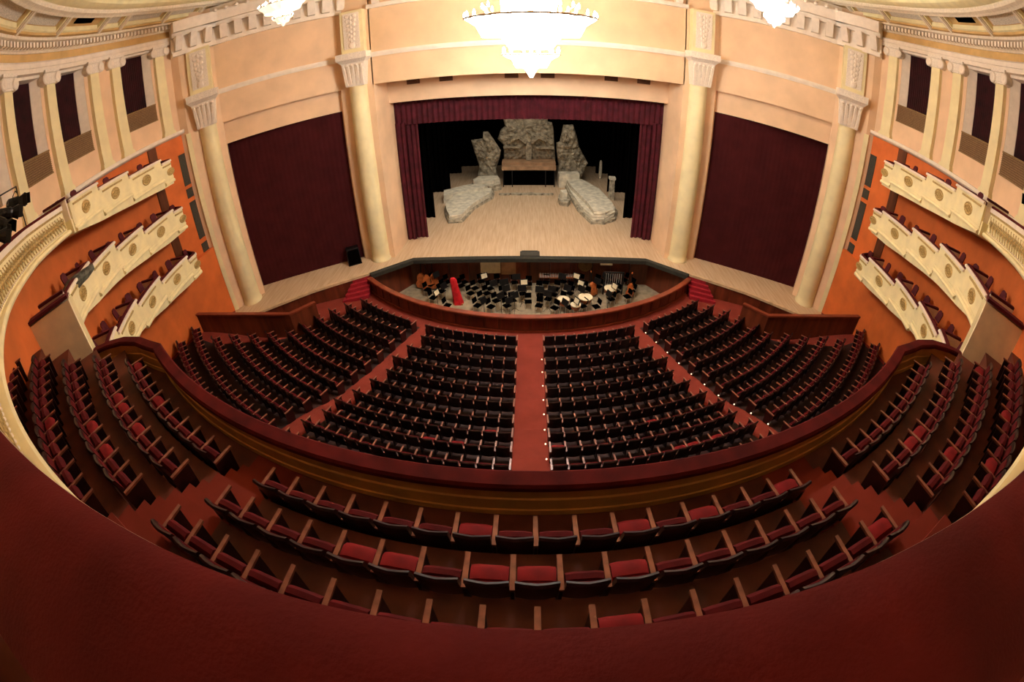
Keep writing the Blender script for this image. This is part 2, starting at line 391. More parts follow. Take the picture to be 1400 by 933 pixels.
    m = MB()
    for q in range(66):
        aa = sg*D(83.9 + q*.86); M = Matrix.Translation(hp(HR-.28, aa, 19.02)) @ Matrix.Rotation(pi-aa, 4, 'Z'); m.box(-.075, .075, 0, .2, 0, .22, M)
    tag(m.build('dentil_row', 'plaster', en), kind='stuff')
    # orange wall below the ledge
    wo = empty('wall_' + sn, hp(HR, sg*D(105), 0)); struct(wo, 'orange wall behind the boxes, %s of the stage' % sn, 'wall')
    m = MB(); m.rev([(HR, 5.3), (HR, 12.7), (HR+.4, 12.7), (HR+.4, 5.3)], [sg*D(x) for x in lsp(83.2, 150, 44)], HC); m.build('wall_panel', 'orange', wo)
    low = [(HR, 83.2), (HR, 88), (18.65, 92)] + [(18.9, x) for x in lsp(96, 140, 18)]
    m = MB(); m.sweep([(0, -.2), (0, 5.6), (.3, 5.6), (.3, -.2)] if sg > 0 else [(0, -.2), (-.3, -.2), (-.3, 5.6), (0, 5.6)], [tuple(hp(r, sg*D(x))) for r, x in low]); m.build('wall_panel', 'orange', wo)
    # brown pilaster strip and dark grilles by the corner
    m = MB(); m.rev([(HR-.06, 5.4), (HR-.06, 12.66), (HR+.02, 12.66), (HR+.02, 5.4)], [sg*D(x) for x in lsp(90.7, 92.8, 4)], HC)
    tag(m.build('wall_strip', 'brownwood'), 'brown timber strip on the orange wall behind the %s boxes' % sn, 'wall strip')
    for i, (z0, z1) in enumerate(((9.75, 11.6), (9.0, 9.55), (6.45, 8.75), (5.6, 6.15), (3.0, 5.3), (2.0, 2.75))):
        m = MB(); q = [sg*D(x) for x in lsp(84.0, 85.6, 3)]; m.rev([(HR-.03, z0), (HR-.03, z1), (HR+.02, z1), (HR+.02, z0)], q, HC)
        gr = empty('wall_grille', hp(HR, sg*D(84.8), z0), 0, '%s dark %s wall grille counted from the top, %s proscenium corner' % (ORD[i+1], 'tall' if i % 2 == 0 else 'short', sn), 'grille', 'corner wall grilles')
        m.build('mesh_panel', 'grille', gr)
        for zz in (z0, z1-.05): m = MB(); m.rev([(HR-.05, zz), (HR-.05, zz+.05), (HR-.02, zz+.05), (HR-.02, zz)], q, HC); m.build('frame_bar', 'grille', gr)

# ------------------------------------------------------------------ boxes on the side walls
BB = [91.0, 95.3, 104.6, 113.4, 122.3, 131.4]
TIER = [('upper', [11.82, 12.1, 12.43, 12.8], [(91, 10.55), (96, 10.6), (105, 10.88), (114.8, 11.28), (122.3, 11.7), (131, 11.85)]),
        ('middle', [9.3, 9.47, 9.87, 10.28, 10.6], [(91, 8.0), (98.5, 8.05), (106.3, 8.36), (114.9, 8.78), (122.9, 9.1), (131.4, 9.6)]),
        ('lower', [6.6, 6.9, 7.3, 7.65, 7.95], [(91, 5.4), (97.5, 5.45), (105.9, 5.78), (112.3, 6.2), (122, 6.75), (131, 7.0)])]
med = MB()
def oval(mb, rx, rz, d, n=16, z=0):
    ring = [(rx*cos(2*pi*i/n), rz*sin(2*pi*i/n)) for i in range(n)]
    vs = [(x, 0, y) for x, y in ring] + [(x*.86, d, y*.86) for x, y in ring] + [(x*.7, d*.3, y*.7) for x, y in ring] + [(0, d*.9, 0)]
    fs = []
    for i in range(n):
        j = (i+1) % n; fs += [(i, j, n+j, n+i), (n+i, n+j, 2*n+j, 2*n+i), (2*n+i, 2*n+j, 3*n)]
    mb.add(vs, fs)
oval(med, .40, .25, .04)
for i in range(7): med.box(-.27+.09*i-.02, -.27+.09*i+.02, .01, .045, -.13+.04*abs(i-3)*.6, .13-.04*abs(i-3)*.6)
MED = med.mesh('medallion', 'gold')
# small upholstered box chair
cb = MB(); cb.box(-.21, .21, -.2, .22, .36, .46); BCS = cb.mesh('seat', 'maroonrail')
cb = MB(); cb.hexa([(-.2,-.22,.5),(.2,-.22,.5),(.2,-.17,.5),(-.2,-.17,.5)], [(-.19,-.3,.88),(.19,-.3,.88),(.19,-.25,.88),(-.19,-.25,.88)]); cb.hexa([(-.19,-.3,.88),(.19,-.3,.88),(.19,-.25,.88),(-.19,-.25,.88)],[(-.1,-.31,.96),(.1,-.31,.96),(.1,-.26,.96),(-.1,-.26,.96)]); BCB = cb.mesh('backrest', 'maroonrail')
cb = MB(); cb.box(-.02,.02,-.02,.02,0,.42); BCL = cb.mesh('leg', 'seatwood')
def box_chair(loc, rz, label, group):
    e = empty('box_chair', loc, rz, label, 'chair', group)
    link('seat', BCS, e, False); link('backrest', BCB, e, False)
    for x in (-.17, .17):
        for y in (-.19, .17): l = link('leg', BCL, e, False); l.location = (x, y, 0)
    return e
FR = 16.95
TR = {'upper': [(11.82, 11.84), (12.08, 12.15), (12.41, 12.51), (12.76, 12.86)],
      'middle': [(9.19, 9.3), (9.45, 9.5), (9.81, 9.93), (10.24, 10.34), (10.56, 10.63)],
      'lower': [(6.6, 6.6), (6.87, 6.95), (7.26, 7.32), (7.6, 7.66), (7.93, 7.97)]}
def curl(p): return max(0, (92.9 - abs(math.degrees(p)))/2.1)**2.0 * 1.5      # first box curls back into the wall
for sg, sn in SIDES:
    for tn, rails, bot in TIER:
        nb = len(rails)
        bx = [b[0] for b in bot]; bz = [b[1] for b in bot]
        last = BB[nb]
        m = MB(); ro = HR+.05 if tn != 'lower' else 18.95; pr = [(FR+.04, 0), (FR+.04, .5), (ro, .5), (ro, 0)]
        m.rev(pr, [sg*D(x) for x in lsp(90.9, last+.4, 34)], HC, lambda p: interp(abs(math.degrees(p)), bx, bz), roff=lambda p: curl(p))
        tag(m.build('tier_slab', 'boxcream'), 'raked pale slab carrying the %s tier of boxes, %s side' % (tn, sn), 'slab', None, 'structure')
        for i in range(nb):
            a0, a1 = BB[i], BB[i+1]; zs, zb = TR[tn][i]; am = (a0+a1)/2
            H = 1.16
            e = empty('theatre_box', hp(FR, sg*D(am), zs-H), 0, '%s cream box from the stage in the %s tier, %s wall' % (ORD[i+1], tn, sn), 'theatre box', '%s boxes' % sn)
            zo = lambda p, a0=a0, a1=a1, zs=zs, zb=zb: interp(abs(math.degrees(p)), [a0, a1], [zs, zb])
            q = [sg*D(x) for x in lsp(a0 - (.2 if i == 0 else 0), a1, 18 if i == 0 else 10)]; rf = curl if i == 0 else None
            def strip(prof, nm, mt, qq=q, r=rf, smooth=False):
                m = MB(); m.rev(prof, qq, HC, zo, r); return m.build(nm, mt, e, smooth)
            strip([(FR, -H), (FR, -.1), (FR+.1, -.1), (FR+.1, -H)], 'front_panel', 'boxcream')
            strip([(FR-.07, -H), (FR-.09, -H+.06), (FR-.05, -H+.13), (FR, -H+.15), (FR, -H)], 'base_moulding', 'boxcream')
            strip([(FR-.03, -H+.24), (FR-.03, -H+.27), (FR, -H+.27), (FR, -H+.24)], 'bead_moulding', 'boxcream')
            strip([(FR-.025, -.27), (FR-.04, -.22), (FR-.025, -.19), (FR, -.19), (FR, -.27)], 'gold_strip', 'gold', q[2:-1])
            strip([(FR-.09, -.1), (FR-.09, -.03), (FR-.05, 0), (FR+.02, 0), (FR+.02, -.1)], 'rail_moulding', 'plaster')
            strip([(FR+.0, -.1), (FR+.0, .025), (FR+.2, .025), (FR+.2, -.1)], 'velvet_rail', 'maroonrail')
            strip([(FR+.1, -.8), (FR+.1, -.1), (FR+.14, -.1), (FR+.14, -.8)], 'inner_lining', 'maroonrail')
            m = MB(); m.rev([(FR+.1, -H+.32), (FR+.1, -H+.42), (HR-.01, -H+.42), (HR-.01, -H+.32)], q, HC, lambda p, zs=zs: zs, rf and (lambda p: min(curl(p), 1.2))); m.build('floor_panel', 'rowfloor', e)
            zn = TR[tn][i+1][0] if i+1 < nb else zb + .15
            aa = sg*D(a1); p0 = hp(FR+.08, aa); p1 = hp(FR+1.15, aa); zt = zn - .02
            m = MB(); m.wall(p0.xy, p1.xy, zs-.8, zt-.05, .08); m.build('partition', 'plaster', e)
            m = MB(); m.wall(p0.xy, p1.xy, zt-.05, zt+.04, .13); m.build('partition_rail', 'maroonrail', e)
            orn(e, MED, 'medallion', FR + (curl(D(am)) if i == 0 else 0), sg*D(am), (zs+zb)/2-H+.56, .8 if i == 0 else 1.0)
            if i > 0 or tn != 'upper':
                for q2, (fr, dr) in enumerate(((.25, .62), (.55, .95), (.8, .62))):
                    if i == 0 and q2: continue
                    if sg < 0 and tn == 'middle' and i == 4 and q2 > 0: continue
                    aa = sg*D(a0 + (a1-a0)*fr); pz = hp(FR+dr, aa, zs-H+.42)
                    box_chair(pz, pi-aa + random.uniform(-.2, .2), 'dark red chair, %s in the %s box from the stage, %s tier, %s wall' % (ORD[q2+1], ORD[i+1], tn, sn), '%s box chairs' % sn)
    # diagonal end wall of the middle tier closing the balcony side
    A = (sg*12.62, 6.18); B = (sg*15.6, 2.75)
    ew = empty('end_wall', (A[0], A[1], 7.6), 0, 'tan panelled end wall of the middle tier beside the %s balcony seats' % sn, 'wall', None, 'structure')
    def ww(z0, z1, o0, o1, mt, nm, ext=0):
        dx, dy = B[0]-A[0], B[1]-A[1]; l = hypot(dx, dy); nx, ny = (dy/l, -dx/l) if sg < 0 else (-dy/l, dx/l)   # towards the balcony
        m = MB(); m.prism([(A[0]+nx*o0, A[1]+ny*o0), (B[0]+nx*o0, B[1]+ny*o0), (B[0]+nx*o1, B[1]+ny*o1), (A[0]+nx*o1, A[1]+ny*o1)], z0, z1); return m.build(nm, mt, ew)
    s_ = -1
    ww(7.0, 10.5, 0, -.25, 'tan', 'panel'); ww(9.62, 9.66, .0, .02, 'brownwood', 'seam'); ww(10.38, 10.46, 0, .02, 'gold', 'gold_strip')
    ww(10.46, 10.56, -.05, .06, 'plaster', 'rail_moulding'); ww(10.56, 10.66, -.3, .0, 'maroonrail', 'velvet_rail')
    m = MB(); m.prism([(A[0]-.07, A[1]-.07), (A[0]+.07, A[1]-.07), (A[0]+.07, A[1]+.07), (A[0]-.07, A[1]+.07)], 7.0, 10.5); m.build('corner_post', 'boxcream', ew)

# grey covered spotlight and lamp heads in the left middle box
e = empty('covered_equipment', (-13.7, 7.1, 9.9), 0, 'grey cloth draped over equipment in the last middle tier box, left wall', 'cloth')
m = MB(); n = 14
prof = [(-.9, .0, .12), (-.6, .35, .3), (-.2, .62, .36), (.2, .75, .3), (.6, .85, .22), (.95, .9, .1)]
vs = []
for (t, h, w) in prof:
    for i in range(8):
        an = 2*pi*i/8; vs.append((-13.7 + t*.45 + cos(an)*w*.8, 7.1 + t*.85 + cos(an)*w*-.45, 10.0 + h*.55 + sin(an)*w*.8 + .06*random.random()))
m.add(vs, [(j*8+i, j*8+(i+1) % 8, (j+1)*8+(i+1) % 8, (j+1)*8+i) for j in range(5) for i in range(8)]); m.build('drape', 'greycloth', e, smooth=True)

# ------------------------------------------------------------------ stage lamps clamped on the gallery rail
def spot_rack(sg, sn, a0, a1, lamps):
    e = empty('lamp_rail', hp(17.4, sg*D((a0+a1)/2), 13.1), 0, 'thin dark metal lamp stand on the %s gallery rail' % sn, 'lamp stand')
    m = MB(); pa = hp(17.4, sg*D(a0)); pb = hp(17.4, sg*D(a1))
    m.tube([(pa.x, pa.y, 13.0), (pa.x, pa.y, 14.25), (pb.x, pb.y, 14.25), (pb.x, pb.y, 13.0)], .025, 6); m.build('frame', 'blackmetal', e)
    m = MB(); m.tube([(pa.x, pa.y, 13.55), (pb.x, pb.y, 13.55)], .02, 5); m.build('crossbar', 'blackmetal', e)
    for i, (t, tilt, yaw) in enumerate(lamps):
        p = pa.lerp(pb, t); l = empty('stage_lamp', (p.x, p.y, 13.85 - .12*i), 0, '%s black spotlight on the %s gallery lamp stand' % (ORD[i+1], sn), 'spotlight', '%s gallery spotlights' % sn)
        l.rotation_euler = (tilt, 0, yaw)
        m = MB(); m.lathe([(0, -.32), (.12, -.32), (.15, -.28), (.15, .1), (.12, .16), (.19, .36), (.185, .36), (.1, .18), (0, .18)], n=12, M=Matrix.Rotation(-pi/2, 4, 'X')); m.build('housing', 'blackmetal', l, world=False)
        m = MB(); m.tube([(-.17, 0, 0), (-.19, 0, .2), (0, 0, .3), (.19, 0, .2), (.17, 0, 0)], .018, 5); m.build('yoke', 'blackmetal', l, world=False)
        for x in (-.13, .13): m = MB(); m.box(x-.01, x+.01, .33, .5, -.14, .14); m.build('barn_door', 'blackmetal', l, world=False)
spot_rack(-1, 'left', 132.2, 143.4, [(.12, -.25, -.9), (.42, -.4, -.3), (.62, -.6, -1.2), (.85, -.5, -.5)])
spot_rack(1, 'right', 132.2, 142.5, [(.1, -.2, .9), (.5, -.5, .4)])

# ================================================================== CEILING
cl = empty('ceiling', (0, HC, 19.6)); struct(cl, 'coffered ceiling ring around a recessed golden dome', 'ceiling')
allp = [D(a) for a in lsp(0, 360, 97)]
def cz(r): return 19.38 + (17.9 - r)*.48       # the coffer ring rises inwards
m = MB(); m.rev([(16.9, cz(16.9)+.3), (18.7, cz(18.7)+.3), (18.7, cz(18.7)+.42), (16.9, cz(16.9)+.42)], allp, HC); m.build('backing_panel', 'ceilgold', cl)
m = MB(); m.rev([(17.82, cz(17.82)), (17.82, cz(17.82)+.32), (HR+.2, 19.62), (HR+.2, 19.3)], allp, HC); m.build('outer_rim', 'ceilgold', cl)
m = MB(); m.rev([(17.05, cz(17.05)-.02), (16.95, 19.82), (16.8, 19.86), (16.74, 19.95), (16.74, 20.25), (17.05, 20.25)], allp, HC); m.build('inner_rim', 'ceilwhite', cl)
m = MB(); m.rev([(16.74, 20.02), (16.5, 20.0), (16.3, 20.08), (16.2, 20.3), (16.74, 20.3)], allp, HC); m.build('ring_moulding', 'boxcream', cl, smooth=True)
m = MB(); m.rev([(16.2, 20.22), (16.0, 20.2), (15.8, 20.3), (15.7, 20.55), (16.2, 20.55)], allp, HC); m.build('ring_moulding', 'ceilgold', cl, smooth=True)
m = MB(); m.rev([(15.8, 20.4), (14.2, 20.9), (13.6, 21.0), (13.4, 21.2), (9, 21.8), (4, 22.2), (.05, 22.3)], allp, HC, closed=False); m.build('dome', 'dome', cl, smooth=True)
m = MB(); m.rev([(14.4, 20.82), (14.1, 20.75), (13.8, 20.86), (13.7, 21.1), (14.4, 21.1)], allp, HC); m.build('ring_moulding', 'plaster', cl, smooth=True)
RIBS = [78.5, 87.0, 97.7, 103.1, 114.0, 124.7, 135.5, 146, 157, 168, 180]
def ringp(r0, r1, d0, d1): return [(r0, cz(r0)+d0), (r1, cz(r1)+d0), (r1, cz(r1)+d1), (r0, cz(r0)+d1)]
for sg, sn in SIDES:
    for i, a in enumerate(RIBS):
        if a == 180 and sg < 0: continue
        m = MB(); m.rev(ringp(17.0, 17.9, .02, .35), [sg*D(a-.5), sg*D(a+.5)], HC); m.rev(ringp(17.0, 17.9, -.03, .03), [sg*D(a-.3), sg*D(a+.3)], HC); m.build('rib', 'ceilwhite', cl)
    for i in range(len(RIBS)-1):
        a0, a1 = RIBS[i]+.5, RIBS[i+1]-.5
        q = [sg*D(x) for x in lsp(a0, a1, 6)]; q2 = [sg*D(x) for x in lsp(a0+.9, a1-.9, 5)]
        for r0, r1 in ((17.04, 17.12), (17.74, 17.82)): m = MB(); m.rev(ringp(r0, r1, .1, .31), q, HC); m.build('coffer_frame', 'boxcream', cl)
        for a in (a0, a1-.35): m = MB(); m.rev(ringp(17.04, 17.82, .1, .31), [sg*D(a), sg*D(a+.35)], HC); m.build('coffer_frame', 'boxcream', cl)
        dark = i == 3; r0, r1 = (17.3, 17.58) if dark else (17.18, 17.68); m = MB()
        m.rev(ringp(r0, r1, .26, .31), [sg*D(x) for x in lsp(a0+2.6, a1-2.6, 4)] if dark else q2, HC); m.build('coffer_panel', 'black' if dark else 'ceilspeck', cl)
# roof over the strip between ring and stage front, and the corner pieces
m = MB(); m.box(-26, 26, 19.0, 31, 20.15, 20.4); m.build('flat_panel', 'ceilgold', cl)

# ================================================================== FRONT WALL
ZT = 19.7; Z0 = 1.15
wf = empty('wall_front', (0, 26, Z0)); struct(wf, 'peach front wall with recessed side bays around the stage opening', 'wall')
# centre bay above the opening
m = MB(); m.box(-8.75, 8.75, 25.3, 27.0, 12.5, ZT); m.build('bay_wall', 'peach_upper', wf)
lt = MB(); lt.box(-8.5, 8.5, 27.3, 27.7, 11.0, 12.7); lt.build('lintel', 'peach', wf)
m = MB(); m.box(-8.75, 8.75, 25.2, 25.35, 14.2, 14.34); m.build('moulding', 'plaster', wf)
m = MB(); m.box(-8.75, 8.75, 25.12, 25.35, 14.34, 14.5); m.build('moulding', 'plaster', wf)
m = MB(); m.box(-8.75, 8.75, 25.0, 25.4, 17.25, 17.5); m.build('entablature', 'plaster', wf)
m = MB(); m.box(-8.75, 8.75, 24.6, 25.4, 18.4, ZT); m.build('entablature', 'plaster', wf)
for i in range(16):
    x = -8.2 + i*1.093; m = MB(); m.hexa([(x-.2,25.0,17.52),(x+.2,25.0,17.52),(x+.2,25.4,17.5),(x-.2,25.4,17.5)], [(x-.2,24.7,18.4),(x+.2,24.7,18.4),(x+.2,25.4,18.4),(x-.2,25.4,18.4)]); m.build('modillion', 'plaster', wf)
for sg, sn in SIDES:
    P = lambda x, y: (sg*x, y)
    def pris(pts, z0, z1, mt, nm):
        m = MB(); m.prism([P(*p) for p in pts], z0, z1); return m.build(nm, mt, wf)
    # inner pier (splayed reveal towards the opening)
    pris([(10.74, 25.3), (8.68, 25.3), (8.45, 27.45), (8.45, 28.4), (10.95, 28.4), (10.95, 25.6)], Z0, ZT, 'peach', 'pier')
    # outer pier
    pris([(16.75, 21.4), (17.95, 19.55), (18.45, 19.35), (19.2, 20.2), (19.2, 22.2), (17.45, 22.4)], Z0-1.3, ZT, 'peach', 'pier')
    # chord between the piers
    A = (10.74, 25.3); B = (16.75, 21.4); dx, dy = B[0]-A[0], B[1]-A[1]; l = hypot(dx, dy); ux, uy = dx/l, dy/l; nx, ny = uy, -ux   # n: towards hall (-y)
    if ny > 0: nx, ny = -nx, -ny
    def band(z0, z1, o0, o1, mt, nm, t0=0, t1=1):
        p = lambda t, o: (A[0]+dx*t + nx*o, A[1]+dy*t + ny*o)
        return pris([p(t0, o0), p(t1, o0), p(t1, o1), p(t0, o1)], z0, z1, mt, nm)
    band(12.45, ZT, 0, -1.3, 'peach', 'bay_wall', -.02, 1.02)
    band(11.1, 12.6, -.35, -.8, 'peach', 'lintel', -.02, 1.05)
    band(14.2, 14.34, .05, -.1, 'plaster', 'moulding'); band(14.34, 14.5, .13, -.1, 'plaster', 'moulding')
    band(17.25, 17.5, .22, -.1, 'plaster', 'entablature', -.08, 1.04); band(18.35, 18.6, .35, -.1, 'plaster', 'entablature', -.08, 1.04); band(18.6, 19.25, .75, -.1, 'plaster', 'entablature', -.08, 1.06); band(17.45, ZT, .03, -.1, 'plaster', 'entablature', -.08, 1.02)
    for i in range(9):
        t = -.04 + i*.118; p = (A[0]+dx*t, A[1]+dy*t)
        e1 = [(p[0]-ux*.22, p[1]-uy*.22), (p[0]+ux*.22, p[1]+uy*.22)]
        m = MB(); b0 = [(x+nx*.12, y+ny*.12) for x, y in e1]
        bot = [(*P(*e1[0]), 17.5), (*P(*e1[1]), 17.5), (*P(e1[1][0]+nx*.28, e1[1][1]+ny*.28), 17.55), (*P(e1[0][0]+nx*.28, e1[0][1]+ny*.28), 17.55)]
        top = [(*P(*e1[0]), 18.38), (*P(*e1[1]), 18.38), (*P(e1[1][0]+nx*.62, e1[1][1]+ny*.62), 18.38), (*P(e1[0][0]+nx*.62, e1[0][1]+ny*.62), 18.38)]
        m.hexa(bot, top); m.build('modillion', 'plaster', wf)
    A2 = (16.7, 21.5); B2 = (18.15, 19.2); d2 = (B2[0]-A2[0], B2[1]-A2[1]); l2 = hypot(*d2); n2 = (d2[1]/l2, -d2[0]/l2)
    def band2(z0, z1, o, nm='entablature'):
        pris([(A2[0]+n2[0]*o, A2[1]+n2[1]*o), (B2[0]+n2[0]*o, B2[1]+n2[1]*o), (B2[0]-n2[0]*.3, B2[1]-n2[1]*.3), (A2[0]-n2[0]*.3, A2[1]-n2[1]*.3)], z0, z1, 'plaster', nm)
    band2(17.25, 17.5, .3); band2(17.5, 18.4, .1); band2(18.35, 18.6, .45); band2(18.6, 19.25, .85)
    for i in range(3):
        t = .2 + i*.33; c_ = (A2[0]+d2[0]*t, A2[1]+d2[1]*t); w_ = .2
        e1 = [(c_[0]-d2[0]/l2*w_, c_[1]-d2[1]/l2*w_), (c_[0]+d2[0]/l2*w_, c_[1]+d2[1]/l2*w_)]
        m = MB(); m.hexa([(*P(*e1[0]), 17.5), (*P(*e1[1]), 17.5), (*P(e1[1][0]+n2[0]*.36, e1[1][1]+n2[1]*.36), 17.55), (*P(e1[0][0]+n2[0]*.36, e1[0][1]+n2[1]*.36), 17.55)],
                         [(*P(*e1[0]), 18.38), (*P(*e1[1]), 18.38), (*P(e1[1][0]+n2[0]*.74, e1[1][1]+n2[1]*.74), 18.38), (*P(e1[0][0]+n2[0]*.74, e1[0][1]+n2[1]*.74), 18.38)]); m.build('modillion', 'plaster', wf)
    # small fringe blocks above the modillions
    for i in range(13):
        t = -.06 + i*.085; p = (A[0]+dx*t+nx*.75, A[1]+dy*t+ny*.75); m = MB(); m.ball(*P(*p), 19.3, .16, .16, .13, 6, 4); m.build('cresting', 'plaster', wf)
    # maroon side curtain in the recess
    cA = (10.9, 25.62); cB = (17.4, 22.32); m = MB(); n = 120; vs = []
    for q in range(n+1):
        t = q/n; w = .008*sin(q*pi/2.5); x = cA[0]+(cB[0]-cA[0])*t + nx*w; y = cA[1]+(cB[1]-cA[1])*t + ny*w
        vs += [(*P(x, y), Z0), (*P(x, y), 11.6)]
    m.add(vs, [(2*q, 2*q+2, 2*q+3, 2*q+1) for q in range(n)])
    tag(m.build('side_curtain', 'sidecurtain', smooth=True), 'plain dark maroon curtain filling the tall bay %s of the stage opening' % sn, 'curtain')
    # columns with capitals and carved upper pilasters
    for (cx, cy, fn, nm) in ((9.6, 25.25, (0, -1), 'inner'), (17.25, 20.55, (nx*1, ny*1), 'outer')):
        an = atan2(fn[1], sg*fn[0]); c = empty('column', (sg*cx, cy, Z0), an + pi/2, 'tall cream half-round column with white carved capital, %s column %s of the stage' % (nm, sn), 'column')
        c.rotation_euler = (0, 0, -sg*rad(33) if nm == 'outer' else 0)
        # local -y faces the hall
        m = MB(); m.lathe([(.66, 0), (.66, .12), (.6, .2), (.6, .5), (.585, 6), (.53, 11.5)], n=24); m.build('shaft', 'cream', c, world=False, smooth=True)
        m = MB(); m.hexa([(-.56,-.56,11.45),(.56,-.56,11.45),(.56,.5,11.45),(-.56,.5,11.45)], [(-.7,-.68,12.9),(.7,-.68,12.9),(.7,.5,12.9),(-.7,.5,12.9)])
        m.hexa([(-.72,-.7,12.9),(.72,-.7,12.9),(.72,.5,12.9),(-.72,.5,12.9)], [(-.92,-.9,13.12),(.92,-.9,13.12),(.92,.5,13.12),(-.92,.5,13.12)]); m.box(-.92,.92,-.9,.5,13.12,13.5)
        cp = m.build('capital', 'carved', c, world=False)
        for i in range(5):
            x = -.46 + i*.23; m = MB(); m.hexa([(x-.09,-.6,11.55),(x+.09,-.6,11.55),(x+.09,-.5,11.55),(x-.09,-.5,11.55)], [(x*1.2-.06,-.76,12.7),(x*1.2+.06,-.76,12.7),(x*1.2+.06,-.6,12.7),(x*1.2-.06,-.6,12.7)]); m.ball(x*1.2, -.76, 12.72, .09, .06, .08, 6, 4); m.build('leaf', 'plaster', cp, world=False)
        m = MB(); m.box(-.68,.68,-.45,.5,13.5,16.15); pl = m.build('upper_pilaster', 'cream', c, world=False)
        m = MB(); m.box(-.48,.48,-.5,-.44,13.75,16.0); m.build('carved_panel', 'carved', pl, world=False)
        m = MB()
        for i in range(7):
            z = 15.8 - i*.29; w = .36*(1 - i*.09)
            m.ball(-w*.6, -.51, z, w*.45, .06, .13, 6, 4); m.ball(w*.6, -.51, z, w*.45, .06, .13, 6, 4); m.ball(0, -.53, z-.1, .09, .06, .14, 6, 4)
        m.ball(0, -.53, 13.95, .2, .08, .2, 8, 5); tag(m.build('garland', 'plaster', pl, world=False), kind='stuff')
    # edge strip between outer column and hall wall
    pris([(17.85, 19.62), (18.05, 19.42), (18.45, 19.6), (18.2, 19.95)], Z0, 12.6, 'cream', 'edge_strip')
# vents in the lintel
for i, x in enumerate((-6.85, -4.85, -1.0, 1.1, 4.85, 6.85)):
    e = empty('vent_grille', (x, 27.28, 12.15), 0, '%s small brown vent grille from the left above the stage opening' % ORD[i+1], 'vent', 'vents above the stage')
    m = MB(); m.box(x-.4, x+.4, 27.27, 27.31, 12.1, 12.5); m.build('backing', 'ventbrown', e)
    m = MB()
    for q in range(6): m.box(x-.4, x+.4, 27.24, 27.28, 12.12+q*.066, 12.15+q*.066)
    tag(m.build('slats', 'ventbrown', e), kind='stuff')

# ================================================================== STAGE
sf = [(-16.48-1.6, 18.9), (-16.4, 18.95), (-13.15, 21.35), (-9.85, 23.3), (-7.4, 25.15), (7.4, 25.15), (9.85, 23.3), (13.15, 21.35), (16.4, 18.95), (18.1, 18.9), (18.6, 22), (17.6, 24), (14, 48), (-14, 48), (-17.6, 24), (-18.6, 22)]
m = MB(); m.prism(sf, 1.0, Z0); struct(m.build('floor', 'stagefloor'), 'pale boarded stage floor with the narrow walks in front of the side bays', 'floor')
st = empty('stage_front', (0, 22, 0)); struct(st, 'brown timber facing below the stage edge on both sides', 'wall')
for sg, sn in SIDES:
    pts = [(9.75, 23.35), (13.15, 21.4), (16.45, 19.0), (18.2, 18.75)]
    for i in range(3):
        a, b = pts[i], pts[i+1]; n = max(1, int(hypot(b[0]-a[0], b[1]-a[1])/.9))
        for q in range(n):
            p = (a[0]+(b[0]-a[0])*q/n, a[1]+(b[1]-a[1])*q/n); p2 = (a[0]+(b[0]-a[0])*(q+.985)/n, a[1]+(b[1]-a[1])*(q+.985)/n)
            m = MB(); m.wall((sg*p[0], p[1]), (sg*p2[0], p2[1]), -.2, 1.0, sg*-.06 if sg > 0 else .06); m.build('panel', 'pitwood', st)
    # edge nosing
    m = MB(); m.sweep([(-.1, 1.02), (.1, 1.02), (.1, 1.17), (-.1, 1.17)], [(sg*x, y, 0) for x, y in [(9.9, 23.27), (13.15, 21.33), (16.4, 18.93)]]); m.build('nosing', 'stageedge', st)
# black lip of the pit
m = MB(); m.sweep([(-.03, .86), (.3, .86), (.3, 1.1), (.26, 1.14), (-.03, 1.14)], [(9.85, 23.3, 0), (7.4, 25.12, 0), (-7.4, 25.12, 0), (-9.85, 23.3, 0)] [::-1])
tag(m.build('pit_lip', 'lipgrey'), 'black padded lip along the stage edge above the orchestra pit', 'stage lip', None, 'structure')
# prompter box
e = empty('prompter_box', (0, 25.4, Z0), 0, 'dark prompter box set in the middle of the stage edge', 'prompter box')
m = MB(); m.hexa([(-.62,25.1,1.15),(.62,25.1,1.15),(.62,25.8,1.15),(-.62,25.8,1.15)], [(-.6,25.15,1.22),(.6,25.15,1.22),(.55,25.75,1.2),(-.55,25.75,1.2)]); m.build('hood', 'grille', e)
m = MB(); m.box(-.5,.5,25.76,25.82,1.16,1.2); m.build('slot', 'black', e)
